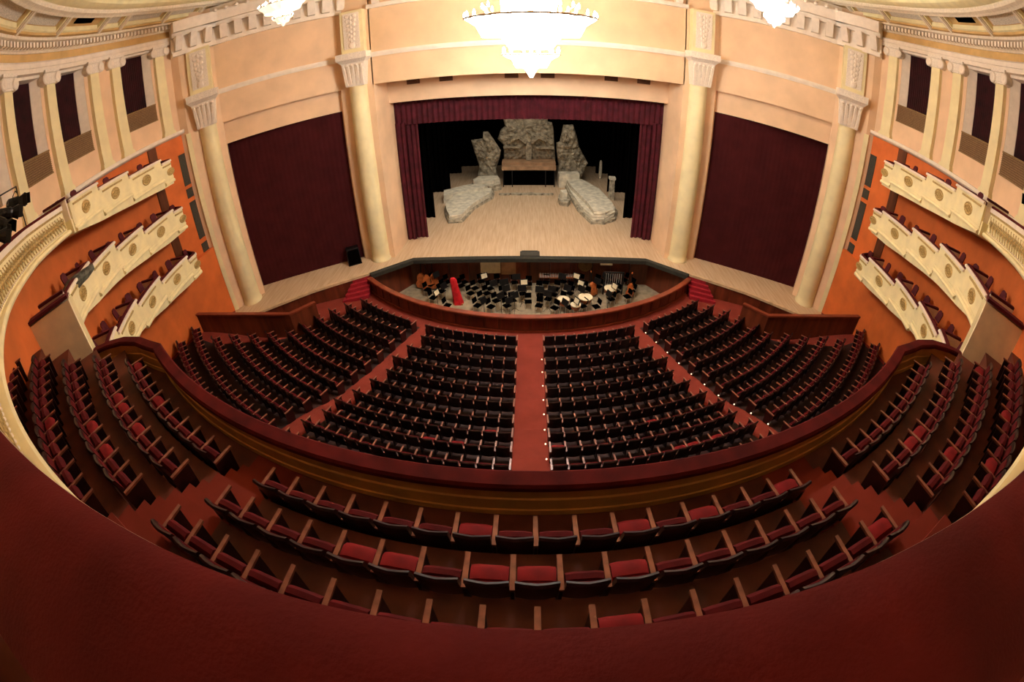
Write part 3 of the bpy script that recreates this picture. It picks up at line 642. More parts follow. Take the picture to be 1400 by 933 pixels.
# proscenium curtains
def pleat(name, x0, x1, y, z0, z1, amp, per, mt, label, cat='curtain', group=None, yend=None):
    n = max(8, int(abs(x1-x0)/per*4)); m = MB(); vs = []
    for q in range(n+1):
        t = q/n; x = x0+(x1-x0)*t; yy = y + ((yend-y)*t if yend else 0) + amp*sin(q*pi/2 + .3*sin(q*.7)); vs += [(x, yy, z0), (x, yy, z1)]
    m.add(vs, [(2*q, 2*q+2, 2*q+3, 2*q+1) for q in range(n)])
    return tag(m.build(name, mt, smooth=True), label, cat, group)
pleat('valance_curtain', -8.5, 8.5, 28.1, 9.35, 12.6, .07, .34, 'curtain', 'deep red pleated valance hanging across the top of the stage opening')
for sg, sn in SIDES:
    pleat('leg_curtain', sg*8.5, sg*7.75, 28.0, 1.17, 9.5, .09, .3, 'curtain', 'outer deep red stage curtain leg, %s side' % sn)
    pleat('leg_curtain', sg*7.95, sg*7.02, 28.3, 1.17, 9.6, .08, .3, 'curtain', 'inner deep red stage curtain leg, %s side' % sn)
    for i, (yy, xi) in enumerate(((32.05, 7.2), (38.4, 6.95), (44.5, 6.8))):
        pleat('black_drape', sg*12.5, sg*xi, yy, 1.17, 12.5, .08, .4, 'black', '%s black masking drape from the front, %s wing of the stage' % (ORD[i+1], sn), 'drape', '%s black drapes' % sn)
    m = MB(); m.box(sg*8.46, sg*8.62, 27.45, 29.5, Z0, 12.6); struct(m.build('trim_%d' % (1 if sg < 0 else 2), 'brownwood'), 'brown timber lining of the stage opening, %s side' % sn, 'trim')
    m = MB(); m.box(sg*12.6, sg*12.8, 28.4, 48, Z0, 13); struct(m.build('wall_stage_' + sn, 'black'), 'black %s wall of the stage house' % sn, 'wall')
pleat('black_backcloth', -12.6, 12.6, 47.2, 1.17, 13, .08, .5, 'black', 'black backcloth across the rear of the stage', 'drape')
m = MB(); m.box(-13, 13, 28.6, 48, 13.0, 13.2); struct(m.build('ceiling', 'black'), 'dark grid above the stage', 'ceiling')

# ------------------------------------------------------------------ stage set
def rock_slab(name, outline, y, depth, mt, label, amp=.22, cat='rock'):
    """bumpy solid with a given front outline (x,z) and real depth"""
    xs = [p[0] for p in outline]; zs = [p[1] for p in outline]; cx = sum(xs)/len(xs); cz = sum(zs)/len(zs)
    ring = []
    for i in range(len(outline)):
        a = Vector((outline[i][0], outline[i][1])); b = Vector((outline[(i+1) % len(outline)][0], outline[(i+1) % len(outline)][1]))
        k = max(1, int((b-a).length/.16))
        for q in range(k): ring.append(a.lerp(b, q/k))
    n = len(ring); shells = [(1.0, 0), (.98, -.2*depth), (.93, -.34*depth), (.86, -.42*depth), (.77, -.46*depth), (.68, -.49*depth), (.58, -.51*depth), (.48, -.53*depth), (.38, -.54*depth), (.28, -.55*depth), (.18, -.55*depth), (.08, -.55*depth)]
    m = MB(); vs = []
    for s_, d_ in shells:
        for p in ring:
            x = cx+(p.x-cx)*s_; z = cz+(p.y-cz)*s_
            nz = mnoise.noise(Vector((x*1.3, z*1.3, y))) + .8*mnoise.noise(Vector((x*2.6, z*3.4, 7))) + .5*mnoise.noise(Vector((x*6, z*6, 3)))
            yy = y + d_ - (amp*nz if s_ < 1 else 0)
            vs.append((x, yy, max(z, 1.15)))
    b0 = len(vs)
    for p in ring: vs.append((cx+(p.x-cx)*.8, y+.5*depth, max(cz+(p.y-cz)*.8, 1.15)))
    fs = []
    for j in range(len(shells)-1):
        for i in range(n): fs.append((j*n+i, j*n+(i+1) % n, (j+1)*n+(i+1) % n, (j+1)*n+i))
    fs.append(tuple((len(shells)-1)*n+i for i in range(n)))
    for i in range(n): fs.append((i, b0+i, b0+(i+1) % n, (i+1) % n))
    fs.append(tuple(b0+i for i in range(n))[::-1])
    m.add(vs, fs); return tag(m.build(name, mt), label, cat)
lr = [(-5.26,5.36),(-4.18,5.49),(-4.1,6.15),(-3.66,6.13),(-3.23,5.46),(-2.54,4.25),(-2.67,3.52),(-3.04,2.55),(-2.85,1.15),(-5.0,1.15),(-4.58,2.72),(-4.78,3.46)]
rock_slab('stage_rock', lr, 41.2, 1.3, 'stonedark', 'tall jagged grey rock standing on the left of the stage set')
rr = [(3.14,6.78),(4.03,6.83),(4.39,5.75),(4.64,4.68),(5.5,3.13),(5.2,2.4),(4.75,1.15),(2.6,1.15),(2.75,2.92),(2.56,4.13),(2.55,5.03),(2.83,5.16)]
rock_slab('stage_rock', rr, 41.2, 1.3, 'stonedark', 'tall pointed grey rock standing on the right of the stage set', .3)
# ruin on a timber deck
e = empty('ruined_wall', (0, 40.5, 1.15), 0, 'carved ruined stone wall on a raised timber deck at the rear of the stage', 'stage set')
cw = [(-2.3,9.6),(-2.3,7.3),(-2.14,6.57),(-2.54,6.22),(-2.85,5.31),(-2.3,4.68),(-2.33,3.2),(2.5,3.2),(2.26,6.46),(2.14,6.94),(1.75,7.0),(1.7,9.6)]
o = rock_slab('wall_block', cw, 41.6, 1.0, 'stonedark', 'grey carved stone face', .2); del o['category']; o.parent = e; o.matrix_parent_inverse = e.matrix_basis.inverted()
m = MB()
for sx in (-1, 1):
    m.hexa([(sx*.2,40.6,4.9),(sx*.9,40.6,5.5),(sx*.9,41.2,5.5),(sx*.2,41.2,4.9)], [(sx*.2,40.6,5.3),(sx*.9,40.6,5.85),(sx*.9,41.2,5.85),(sx*.2,41.2,5.3)])
    m.hexa([(sx*.9,40.6,5.5),(sx*1.6,40.6,5.2),(sx*1.6,41.2,5.2),(sx*.9,41.2,5.5)], [(sx*.9,40.6,5.85),(sx*1.6,40.6,5.5),(sx*1.6,41.2,5.5),(sx*.9,41.2,5.85)])
m.box(-.25,.25,40.6,41.2,3.4,5.1); m.box(-2.3,-.7,40.7,41.2,4.55,4.7); m.box(.7,2.3,40.7,41.2,4.5,4.65); m.build('carving', 'stonedark', e)
for i, (y0, y1, z0, z1) in enumerate(((39.3, 39.9, 2.78, 3.1), (39.9, 41.3, 3.0, 3.35))):
    m = MB(); m.box(-2.42, 2.42, y0, y1, z0, z1); m.build('deck_board', 'deckwood', e)
for x in (-2.3, -1.5, 1.5, 2.3):
    for y in (39.4, 41.6): m = MB(); m.box(x-.04, x+.04, y-.04, y+.04, 1.15, 3.0); m.build('leg', 'blackmetal', e)
m = MB(); m.box(-2.3, 2.3, 39.9, 39.94, 1.16, 2.98); m.build('void_sheet', 'black', e)  # black sheet added to stand for the dark void under the deck
# stone platforms
def platform(name, tiers, label, mt='stonepale'):
    e = empty(name, (tiers[0][0][0][0], tiers[0][0][0][1], 1.15), 0, label, 'stage platform')
    for k, (poly, z0, z1) in enumerate(tiers):
        n = len(poly); cx = sum(p[0] for p in poly)/n; cy = sum(p[1] for p in poly)/n; ring = []
        for i in range(n):
            a = Vector(poly[i]); b = Vector(poly[(i+1) % n]); kk = max(1, int((b-a).length/.35))
            for q in range(kk): ring.append(a.lerp(b, q/kk))
        m = MB(); vs = []; lv = 4; nn = len(ring)
        for j in range(lv+1):
            t = j/lv
            for p in ring:
                s_ = 1 + (.0 if j in (0, lv) else .05*mnoise.noise(Vector((p.x*2, p.y*2, j*3.1)))) - .03*t
                vs.append((cx+(p.x-cx)*s_, cy+(p.y-cy)*s_, z0+(z1-z0)*t + (.05*mnoise.noise(Vector((p.x*2, p.y*2, 5))) if j == lv else 0)))
        fs = [(j*nn+i, j*nn+(i+1) % nn, (j+1)*nn+(i+1) % nn, (j+1)*nn+i) for j in range(lv) for i in range(nn)] + [tuple(lv*nn+i for i in range(nn))]
        m.add(vs, fs); m.build('stone_tier', 'stonedark' if (k == 0 and len(tiers) > 1) else mt, e)
    return e
platform('stone_platform', [([(-6.8,33.7),(-6.45,32.0),(-6.0,30.7),(-4.95,30.75),(-4.25,33.7),(-3.0,36.1),(-3.0,37.6),(-4.6,38.0),(-6.2,36.4),(-6.6,35.0)], 1.15, 1.35),
    ([(-6.7,33.6),(-6.35,32.1),(-5.95,31.0),(-5.05,31.0),(-4.4,33.6),(-3.2,36.1),(-3.15,37.5),(-4.6,37.9),(-6.2,36.0)], 1.35, 1.68),
    ([(-7.3,36.6),(-7.1,35.2),(-5.4,36.2),(-3.8,37.0),(-3.6,38.0),(-5.2,38.2)], 1.15, 1.9)], 'low stepped stone platform on the left of the stage floor')
platform('stone_block', [([(-5.4,38.7),(-5.2,38.0),(-3.2,38.0),(-2.45,38.6),(-2.6,40.0),(-4.8,40.0)], 1.15, 1.65), ([(-5.0,38.75),(-4.9,38.25),(-3.2,38.25),(-2.55,38.75),(-2.8,39.8),(-4.6,39.8)], 1.65, 2.15)], 'pale layered stone block below the left stage rock')
platform('stone_platform', [([(3.75,33.3),(3.9,32.6),(4.5,30.5),(5.5,30.5),(6.5,31.3),(7.0,33.0),(6.4,37),(5,40),(3.2,40),(3.4,36.5)], 1.15, 1.4),
    ([(3.95,33.4),(4.1,32.7),(4.65,30.8),(5.5,30.75),(6.4,31.5),(6.8,33.0),(6.2,37),(4.9,39.8),(3.3,39.8),(3.5,36.6)], 1.4, 1.65),
    ([(4.5,33.2),(4.75,31.1),(5.6,31.0),(6.45,31.6),(6.6,33),(6.0,36.9),(4.8,39.7),(3.35,39.7),(3.6,37.2)], 1.65, 1.95)], 'low stepped stone platform on the right of the stage floor')
platform('stone_block', [([(2.6,40.0),(2.7,39.2),(4.6,39.4),(4.5,40.2)], 1.15, 2.5)], 'small pale stone ledge below the right stage rock')
platform('stone_block', [([(2.35,35.2),(2.5,34.3),(3.1,34.1),(3.4,34.9),(3.3,36.4),(2.5,36.2)], 1.15, 1.55), ([(2.55,35.6),(2.7,34.9),(3.1,34.8),(3.1,36.0)], 1.55, 2.1)], 'broken stone stump beside the right platform', 'stonepale')
for i, x in enumerate((-2.1, -1.1, -.2, .7, 1.6)):
    platform('rubble_strip', [([(x-.5,37.2),(x-.4,36.9),(x+.4,36.9),(x+.5,37.2)], 1.15, 1.3)], '%s low strip of stone rubble in front of the timber deck' % ORD[i+1], 'stonedark')
e = empty('stage_prop', (7.05, 36.6, Z0), 0, 'narrow pale upright prop beside the right stage drapes', 'stage prop')
m = MB(); m.hexa([(6.75,36.4,1.15),(7.2,36.0,1.15),(7.25,36.3,1.15),(6.8,36.7,1.15)], [(6.8,36.4,3.0),(7.15,36.0,3.0),(7.2,36.3,3.0),(6.85,36.7,3.0)]); m.build('board', 'stonedark', e)
m = MB(); m.box(6.72,7.25,36.05,36.65,3.0,3.2); m.build('cap', 'stonepale', e)
e = empty('stage_prop', (7.0, 42.7, Z0), 0, 'slim white upright prop at the rear right of the stage', 'stage prop')
m = MB(); m.lathe([(.12,0),(.16,.5),(.13,1.7),(.05,1.9),(0,1.9)], 7.0, 42.7, Z0, 8); m.build('post', 'stonepale', e)
m = MB(); m.lathe([(.2,0),(.2,.06),(0,.06)], 7.0, 42.7, Z0, 8); m.build('foot', 'stonedark', e)
# loudspeaker
e = empty('loudspeaker', (-11.35, 24.75, Z0), rad(28), 'black loudspeaker on the walk in front of the left side curtain', 'loudspeaker')
m = MB(); m.hexa([(-.45,-.35,0),(.45,-.35,0),(.45,.35,0),(-.45,.35,0)], [(-.4,-.1,1.1),(.4,-.1,1.1),(.4,.35,1.1),(-.4,.35,1.1)]); m.build('cabinet', 'blackmetal', e, world=False)
m = MB(); m.hexa([(-.4,-.37,.08),(.4,-.37,.08),(.4,-.33,.08),(-.4,-.33,.08)], [(-.36,-.16,1.0),(.36,-.16,1.0),(.36,-.1,1.0),(-.36,-.1,1.0)]); m.build('front_grille', 'black', e, world=False)

# ================================================================== ORCHESTRA PIT
PZ = -1.3
m = MB(); m.prism([(-9.6, 23.6)] + [(13.35*sin(D(a)), SC-13.35*cos(D(a))) for a in lsp(-46, 46, 24)] + [(9.6, 23.6), (8, 26.2), (-8, 26.2)], PZ-.1, PZ)
struct(m.build('floor', 'pitfloor'), 'pale floor of the orchestra pit', 'floor')
pw = empty('wall_pit', (0, 26.1, PZ)); struct(pw, 'brown timber wall panels at the back of the orchestra pit', 'wall')
for i in range(12):
    x = -8 + i*16/12
    m = MB(); m.box(x+.02, x+16/12-.02, 26.0, 26.1, PZ, 1.0); m.build('panel', 'pitwood' if i % 3 else 'brownwood', pw)
for sg, sn in SIDES:
    m = MB(); m.wall((sg*8, 26.05), (sg*9.8, 23.4), PZ, 1.0, sg*-.1); m.build('panel', 'pitwood', pw)
    m = MB(); m.wall((sg*.55-.35+.0, 25.9), (sg*.55+.35, 25.9), PZ, .9, .08) if sg < 0 else None
    if sg < 0: m.build('door_leaf', 'railwood', pw)
pr = empty('pit_rail', (0, 18.7, 0), 0, 'curved polished timber wall between the stalls and the orchestra pit', 'pit wall')
PA = [D(180-a) for a in lsp(-47.6, 47.6, 61)]
m = MB(); m.rev([(13.22, PZ), (13.22, .86), (13.32, .86), (13.32, PZ)], PA, SC); m.build('core_panel', 'brownwood', pr)
m = MB(); m.rev([(13.12, .86), (13.12, .95), (13.15, .98), (13.42, .98), (13.45, .95), (13.45, .86)], PA, SC); m.build('handrail', 'railwood', pr)
m = MB(); m.rev([(13.32, -.1), (13.32, .1), (13.37, .1), (13.37, -.1)], PA, SC); m.build('skirting', 'railwood', pr)
for i in range(28):
    a0 = -47 + i*94/28; m = MB(); m.rev([(13.32, .16), (13.32, .78), (13.355, .78), (13.355, .16)], [D(180-x) for x in lsp(a0+.35, a0+94/28-.35, 4)], SC); m.build('panel', 'pitwood', pr)
# red steps beside the pit
for sg, sn in SIDES:
    e = empty('corner_steps', (sg*10.3, 22.9, 0), 0, 'small flight of red carpeted steps up to the stage, %s end of the pit wall' % sn, 'steps')
    for k in range(5):
        m = MB(); d = .26*k; m.prism([(sg*9.75, 22.2+d), (sg*(11.3-.12*k), 21.6+d), (sg*(11.3-.1*k), 22.7+d*.3), (sg*9.85, 23.5)], -.1 if k == 0 else .2*k-.02, .2*(k+1)); m.build('tread', 'stepred', e)
# side parapets in the stalls
for sg, sn in SIDES:
    e = empty('side_parapet', (sg*13, 18, 0), 0, 'brown timber parapet behind the %s stalls rows' % sn, 'parapet')
    pth = [(sg*11.7, 19.0, -.1), (sg*12.75, 17.75, 0), (sg*16, 16.95, .62), (sg*18.75, 16.3, 1.15)]
    m = MB(); m.sweep([(-.06, 0), (.06, 0), (.06, 1.85), (-.06, 1.85)], pth); m.build('wall_panel', 'pitwood', e)
    m = MB(); m.sweep([(-.12, 1.85), (.12, 1.85), (.12, 1.95), (-.12, 1.95)], pth); m.build('capping', 'railwood', e)

# pit furniture
cm = MB(); cm.box(-.21,.21,-.2,.2,.44,.48); C1 = cm.mesh('seat', 'black')
cm = MB(); cm.hexa([(-.2,-.2,.62),(.2,-.2,.62),(.2,-.17,.62),(-.2,-.17,.62)], [(-.2,-.27,.92),(.2,-.27,.92),(.2,-.24,.92),(-.2,-.24,.92)]); C2 = cm.mesh('backrest', 'black')
cm = MB(); cm.tube([(0,0,0),(0,0,.44)], .015, 5); C3 = cm.mesh('leg', 'silver')
cm = MB(); cm.tube([(0,-.18,.45),(0,-.25,.9)], .012, 4); C4 = cm.mesh('back_post', 'silver')
PROW = ['back', 'fourth', 'third', 'second', 'front']
def pit_chair(x, y, rz, row, pos):
    e = empty('orchestra_chair', (x, y, PZ), rz, 'black orchestra chair, %s from left in the %s row of the pit' % (ORD[pos], PROW[row]), 'chair', 'orchestra chairs in the pit')
    link('seat', C1, e, False); link('backrest', C2, e, False); [setattr(link('back_post', C4, e, False), 'location', (px_, 0, 0)) for px_ in (-.19, .19)]
    for dx in (-.18, .18):
        for dy in (-.17, .17): link('leg', C3, e, False).location = (dx, dy, 0)
sm_ = MB(); sm_.hexa([(-.26,.0,1.0),(.26,.0,1.0),(.26,.02,1.0),(-.26,.02,1.0)], [(-.26,.12,1.36),(.26,.12,1.36),(.26,.14,1.36),(-.26,.14,1.36)]); S1 = sm_.mesh('desk', 'blackmetal')
sm_ = MB(); sm_.tube([(0,.05,.05),(0,.05,1.1)], .014, 5); S2 = sm_.mesh('pole', 'blackmetal')
sm_ = MB()
for i in range(3): sm_.tube([(0,.05,.25),(.28*cos(2.1*i),.05+.28*sin(2.1*i),.01)], .012, 4)
S3 = sm_.mesh('tripod', 'blackmetal')
sm_ = MB(); sm_.hexa([(-.2,-.012,1.05),(.2,-.012,1.05),(.2,.0,1.05),(-.2,.0,1.05)], [(-.2,.08,1.32),(.2,.08,1.32),(.2,.095,1.32),(-.2,.095,1.32)]); S4 = sm_.mesh('sheet_music', 'paper')
def pit_stand(x, y, rz, sheet, row, pos):
    e = empty('music_stand', (x, y, PZ), rz, 'black music stand%s before %s chair from left, %s pit row' % (', white sheet,' if sheet else '', ORD[pos], PROW[row]), 'music stand', 'music stands in the pit')
    link('desk', S1, e, False); link('pole', S2, e, False); link('tripod', S3, e, False)
    if sheet: link('sheet_music', S4, e, False)
rnd = random.Random(3)
for row, (yy, n, xm) in enumerate(((25.2, 13, 6.3), (24.5, 14, 6.6), (23.8, 14, 6.6), (23.1, 13, 6.0), (22.4, 12, 5.0))):
    pos = 0
    for i in range(n):
        x = -xm + 2*xm*i/(n-1) + rnd.uniform(-.15, .15); y = yy + .02*x*x*.6 + rnd.uniform(-.15, .15)
        if abs(x) < .45 and yy < 23: continue
        if abs(x+4.45) < .5 and yy < 24.5: continue
        if 2.9 < x < 5.2 and yy < 24.5 and rnd.random() < .5: continue
        pos += 1; pit_chair(x, y, pi + atan2(x, y-20.6)*-1, row, pos)
        if rnd.random() < .5: pit_stand(x + rnd.uniform(-.1, .1) - .6*x/hypot(x, y-20.6)*.8, y-.62, pi + atan2(x, y-20.6)*-1 + pi, rnd.random() < .25, row, pos)
# draped harp
e = empty('covered_harp', (-4.45, 23.5, PZ), 0, 'tall harp under a bright red cloth cover in the orchestra pit', 'harp')
m = MB(); hp_ = [(0,.34,.3),(.35,.3,.26),(.9,.25,.22),(1.4,.22,.2),(1.65,.22,.2),(1.8,.14,.12)]; vs = []
for z, a_, b_ in hp_:
    for i in range(12):
        t = 2*pi*i/12; w = 1 + .1*sin(5*t); vs.append((-4.45+a_*cos(t)*w - .12*z, 23.5+b_*sin(t)*w, PZ+z))
m.add(vs, [(j*12+i, j*12+(i+1) % 12, (j+1)*12+(i+1) % 12, (j+1)*12+i) for j in range(5) for i in range(12)] + [tuple(60+i for i in range(12))]); m.build('cloth_cover', 'redcloth', e, smooth=True)
m = MB(); m.box(-4.75,-4.15,23.25,23.75,PZ,PZ+.08); m.build('foot', 'instrument', e)
# timpani, xylophone, double basses, cello, piano stool etc
def drum(x, y, r, h, label):
    e = empty('kettle_drum', (x, y, PZ), 0, label, 'drum')
    m = MB(); m.lathe([(.12, h*.45), (r*.7, h*.55), (r, h*.8), (r, h)], x, y, PZ, 16); m.build('kettle', 'instrument', e, smooth=True)
    m = MB(); m.lathe([(r*1.04, h-.03), (r*1.04, h+.02), (r, h+.02), (0, h+.02)], x, y, PZ, 16); m.build('skin', 'paper', e)
    for i in range(3): m = MB(); t = 2.1*i; m.tube([(x+r*cos(t)*.9, y+r*sin(t)*.9, PZ+h*.8), (x+r*cos(t)*.9, y+r*sin(t)*.9, PZ)], .02, 5); m.build('leg', 'silver', e)
drum(2.0, 22.7, .36, .8, 'pale kettle drum at the front right of the orchestra pit')
drum(3.35, 22.9, .42, .85, 'larger pale kettle drum beside the red clad bass in the pit')
drum(2.7, 22.2, .3, .75, 'small kettle drum nearest the pit wall')
drum(5.05, 23.9, .4, .9, 'round drum with white skin in front of the tilted pipes')
def viol(x, y, rz, h, tilt, label, mt='instrument'):
    e = empty('double_bass', (x, y, PZ), rz, label, 'double bass'); e.rotation_euler = (tilt, 0, rz)
    o2 = [(0,0),(.25,.02),(.33,.2),(.3,.38),(.2,.5),(.24,.64),(.24,.78),(.15,.9),(.06,.98)]
    pts = [(a_*h*.55, b_*h*.6) for a_, b_ in o2] + [(-a_*h*.55, b_*h*.6) for a_, b_ in o2[::-1][:-1]]
    m = MB(); m.prism(pts, -.1, .1, Matrix.Translation((0,0,.12)) @ Matrix.Rotation(pi/2, 4, 'X')); m.build('body', mt, e, world=False)
    m = MB(); m.box(-.03,.03,.08,.14,.12+h*.4,.12+h*1.0); m.build('neck', 'blackmetal', e, world=False)
    m = MB(); m.ball(0,.1,.14+h*1.02,.05,.05,.08,6,4); m.build('scroll', mt, e, world=False)
for i, (x, y) in enumerate(((-7.2, 25.3), (-6.7, 25.0), (-6.2, 25.2))):
    viol(x, y, rad(20*i-10), 1.75, rad(-8), '%s double bass from the left corner of the pit' % ORD[i+1])
viol(4.1, 24.3, rad(30), 1.5, rad(-14), 'reddish bass leaning behind the kettle drums in the pit')
viol(6.4, 24.2, rad(-15), 1.5, rad(-12), 'brown bass leaning near the right corner of the pit')
e = empty('xylophone', (1.9, 25.5, PZ), 0, 'long xylophone with metal tubes at the back wall of the pit', 'xylophone')
m = MB(); m.box(.6,3.0,25.25,25.75,PZ+.78,PZ+.84); m.build('frame', 'instrument', e)
for i in range(14): m = MB(); x = .7+i*.165; m.box(x-.06,x+.06,25.2+.008*i,25.8-.008*i,PZ+.85,PZ+.88); m.build('bar', 'silver', e)
for x in (.65, 2.95): m = MB(); m.box(x-.03,x+.03,25.3,25.7,PZ,PZ+.8); m.build('leg', 'blackmetal', e)
e = empty('tubular_bells', (5.35, 24.7, PZ), 0, 'tilted chrome tubes on a black rack in the orchestra pit', 'tubular bells')
for bx_ in ((4.7,6.0,24.66,24.74,PZ+1.55,PZ+1.62),(4.7,4.76,24.6,24.8,PZ,PZ+1.55),(5.94,6.0,24.6,24.8,PZ,PZ+1.55)): m = MB(); m.box(*bx_); m.build('frame_bar', 'blackmetal', e)
for i in range(8): m = MB(); x = 4.85+i*.14; m.tube([(x,24.68,PZ+1.5),(x,24.62,PZ+.5+.04*i)], .025, 6); m.build('tube', 'silver', e)
for i, (x0, x1, z0, z1, mt, lb) in enumerate(((-3.2,-1.9,.9,1.7,'paper','pale board leaning on the pit wall behind the chairs'), (-1.85,-.9,.8,2.0,'deckwood','brown board leaning on the pit wall beside the door'), (4.6,5.4,1.55,1.85,'paper','pale lamp box fixed on the right pit wall'))):
    e = empty('wall_board', ((x0+x1)/2, 25.8, PZ+z0), 0, lb, 'board'); m = MB(); m.hexa([(x0,25.72,PZ+z0),(x1,25.72,PZ+z0),(x1,25.78,PZ+z0),(x0,25.78,PZ+z0)], [(x0,25.9,PZ+z1),(x1,25.9,PZ+z1),(x1,25.96,PZ+z1),(x0,25.96,PZ+z1)]); m.build('face', mt, e)
    m = MB(); m.box(x0-.03,x1+.03,25.9,25.99,PZ+z1,PZ+z1+.06); m.build('edge', 'brownwood', e)
e = empty('gong', (3.6, 25.8, PZ), 0, 'round bronze gong hanging by the pit wall', 'gong')
m = MB(); m.lathe([(0,-.02),(.4,-.03),(.45,.02),(.1,.04),(0,.06)], n=18, M=Matrix.Translation((3.6,25.75,PZ+1.5)) @ Matrix.Rotation(pi/2,4,'X')); m.build('disc', 'brass', e, smooth=True)
m = MB(); m.tube([(3.1,25.8,PZ),(3.1,25.8,PZ+2.05),(4.1,25.8,PZ+2.05),(4.1,25.8,PZ)], .025, 5); m.build('stand', 'blackmetal', e)

# ================================================================== SEATS
PITCH = .53
def seat_parts(mb, which):
    """local: +y towards the stage, origin on the floor under the backrest"""
    w = .235
    if which == 'back_shell':
        vs = []; prof = [(-.02, .30), (-.05, .55), (-.08, .80), (-.10, .90), (-.07, .925), (-.035, .90), (-.02, .80), (.0, .55), (.02, .30)]
        for x, k in ((-w, -.02), (-w*.5, .0), (0, .012), (w*.5, .0), (w, -.02)):
            for y, z in prof: vs.append((x, y - .0 + k*-.6 - (abs(x)/w)**2*-.02, z - (.02 if abs(x) == w and z > .85 else 0)))
        n = len(prof); mb.add(vs, [(j*n+i, j*n+(i+1) % n, (j+1)*n+(i+1) % n, (j+1)*n+i) for j in range(4) for i in range(n)] + [tuple(range(n))[::-1], tuple(range(4*n, 5*n))])
    elif which == 'back_pad':
        mb.hexa([(-.2, .0, .40), (.2, .0, .40), (.2, .07, .42), (-.2, .07, .42)], [(-.19, -.06, .84), (.19, -.06, .84), (.18, .0, .82), (-.18, .0, .82)])
    elif which == 'seat_up':
        prof = [(.06, .40), (.12, .36), (.20, .42), (.22, .52), (.21, .62), (.16, .68), (.09, .68), (.04, .60)]
        n = len(prof); vs = [(x, y, z - (.03 if abs(x) > .2 else 0)*(z > .6)) for x in (-.215, -.12, .12, .215) for y, z in prof]
        mb.add(vs, [(j*n+i, j*n+(i+1) % n, (j+1)*n+(i+1) % n, (j+1)*n+i) for j in range(3) for i in range(n)] + [tuple(range(n))[::-1], tuple(range(3*n, 4*n))])
    elif which == 'seat_ajar':
        prof = [(.05, .40), (.14, .35), (.28, .40), (.33, .50), (.31, .58), (.24, .64), (.10, .64), (.04, .56)]
        n = len(prof); vs = [(x, y, z - (.03 if abs(x) > .2 else 0)*(z > .45)) for x in (-.215, -.13, .13, .215) for y, z in prof]
        mb.add(vs, [(j*n+i, j*n+(i+1) % n, (j+1)*n+(i+1) % n, (j+1)*n+i) for j in range(3) for i in range(n)] + [tuple(range(n))[::-1], tuple(range(3*n, 4*n))])
    elif which == 'armrest':
        mb.hexa([(-.035, -.02, .585), (.035, -.02, .585), (.03, .44, .575), (-.03, .44, .575)], [(-.035, -.02, .63), (.035, -.02, .63), (.03, .45, .61), (-.03, .45, .61)])
    elif which == 'side_support':
        mb.hexa([(-.02, -.06, 0), (.02, -.06, 0), (.02, .34, 0), (-.02, .34, 0)], [(-.02, -.03, .585), (.02, -.03, .585), (.02, .40, .58), (-.02, .40, .58)])
PM = {'back_shell': 'seatwood', 'back_pad': 'velvet', 'seat_up': 'velvet', 'seat_ajar': 'velvet_lit', 'armrest': 'armwood', 'side_support': 'seatwood'}
SM = {}
for k, v in PM.items():
    mb = MB(); seat_parts(mb, k); SM[k] = mb.mesh(k, v, smooth=(k in ('back_shell', 'seat_up', 'seat_ajar')))
def seat_at(R, cy, a, z): return (R*sin(a), cy - R*cos(a), z), a      # faces the centre
def theatre_seat(loc, rz, label, group, down=False, last=False, first=False):
    e = empty('auditorium_chair', loc, rz, label, 'theatre seat', group)
    link('back_shell', SM['back_shell'], e, False); link('back_pad', SM['back_pad'], e, False)
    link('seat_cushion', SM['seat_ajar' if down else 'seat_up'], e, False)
    for x in ((-PITCH/2,) if not last else (-PITCH/2, PITCH/2)):
        link('armrest', SM['armrest'], e, False).location = (x, 0, 0); link('side_support', SM['side_support'], e, False).location = (x, 0, 0)
    return e
rs_ = random.Random(11)
# --- balcony seats
nseat = 0
for k in range(3):
    R = BROW_R[k]; n = 16 + k; 
    for i in range(n):
        a = (i - (n-1)/2) * PITCH*(1.0 if k else 1.0) / R
        loc, rz = seat_at(R, BC, a, BROW_Z[k])
        theatre_seat(loc, rz, 'red velvet seat, %s from left in the %s balcony row, centre block' % (ORD[i+1], ('front', 'second', 'third')[k]), 'centre balcony seats', rs_.random() < .2, i == n-1); nseat += 1
for sg, sn in SIDES:
    for k in range(5):
        R = BROW_R[k]; a0, a1 = D(BA1+.35), D(BA2); n = int((a1-a0)*R/PITCH)
        for i in range(n):
            aa = sg*(a0 + (i+.5)*PITCH/R); loc, rz = seat_at(R, BC, aa, BROW_Z[k])
            theatre_seat(loc, rz, 'red velvet seat, %s from the stairs, %s row of the %s balcony side block' % (ORD[i+1], ('front', 'second', 'third', 'fourth', 'fifth')[k], sn), '%s balcony seats' % sn, rs_.random() < .15, (i == n-1) if sg > 0 else (i == 0)); nseat += 1
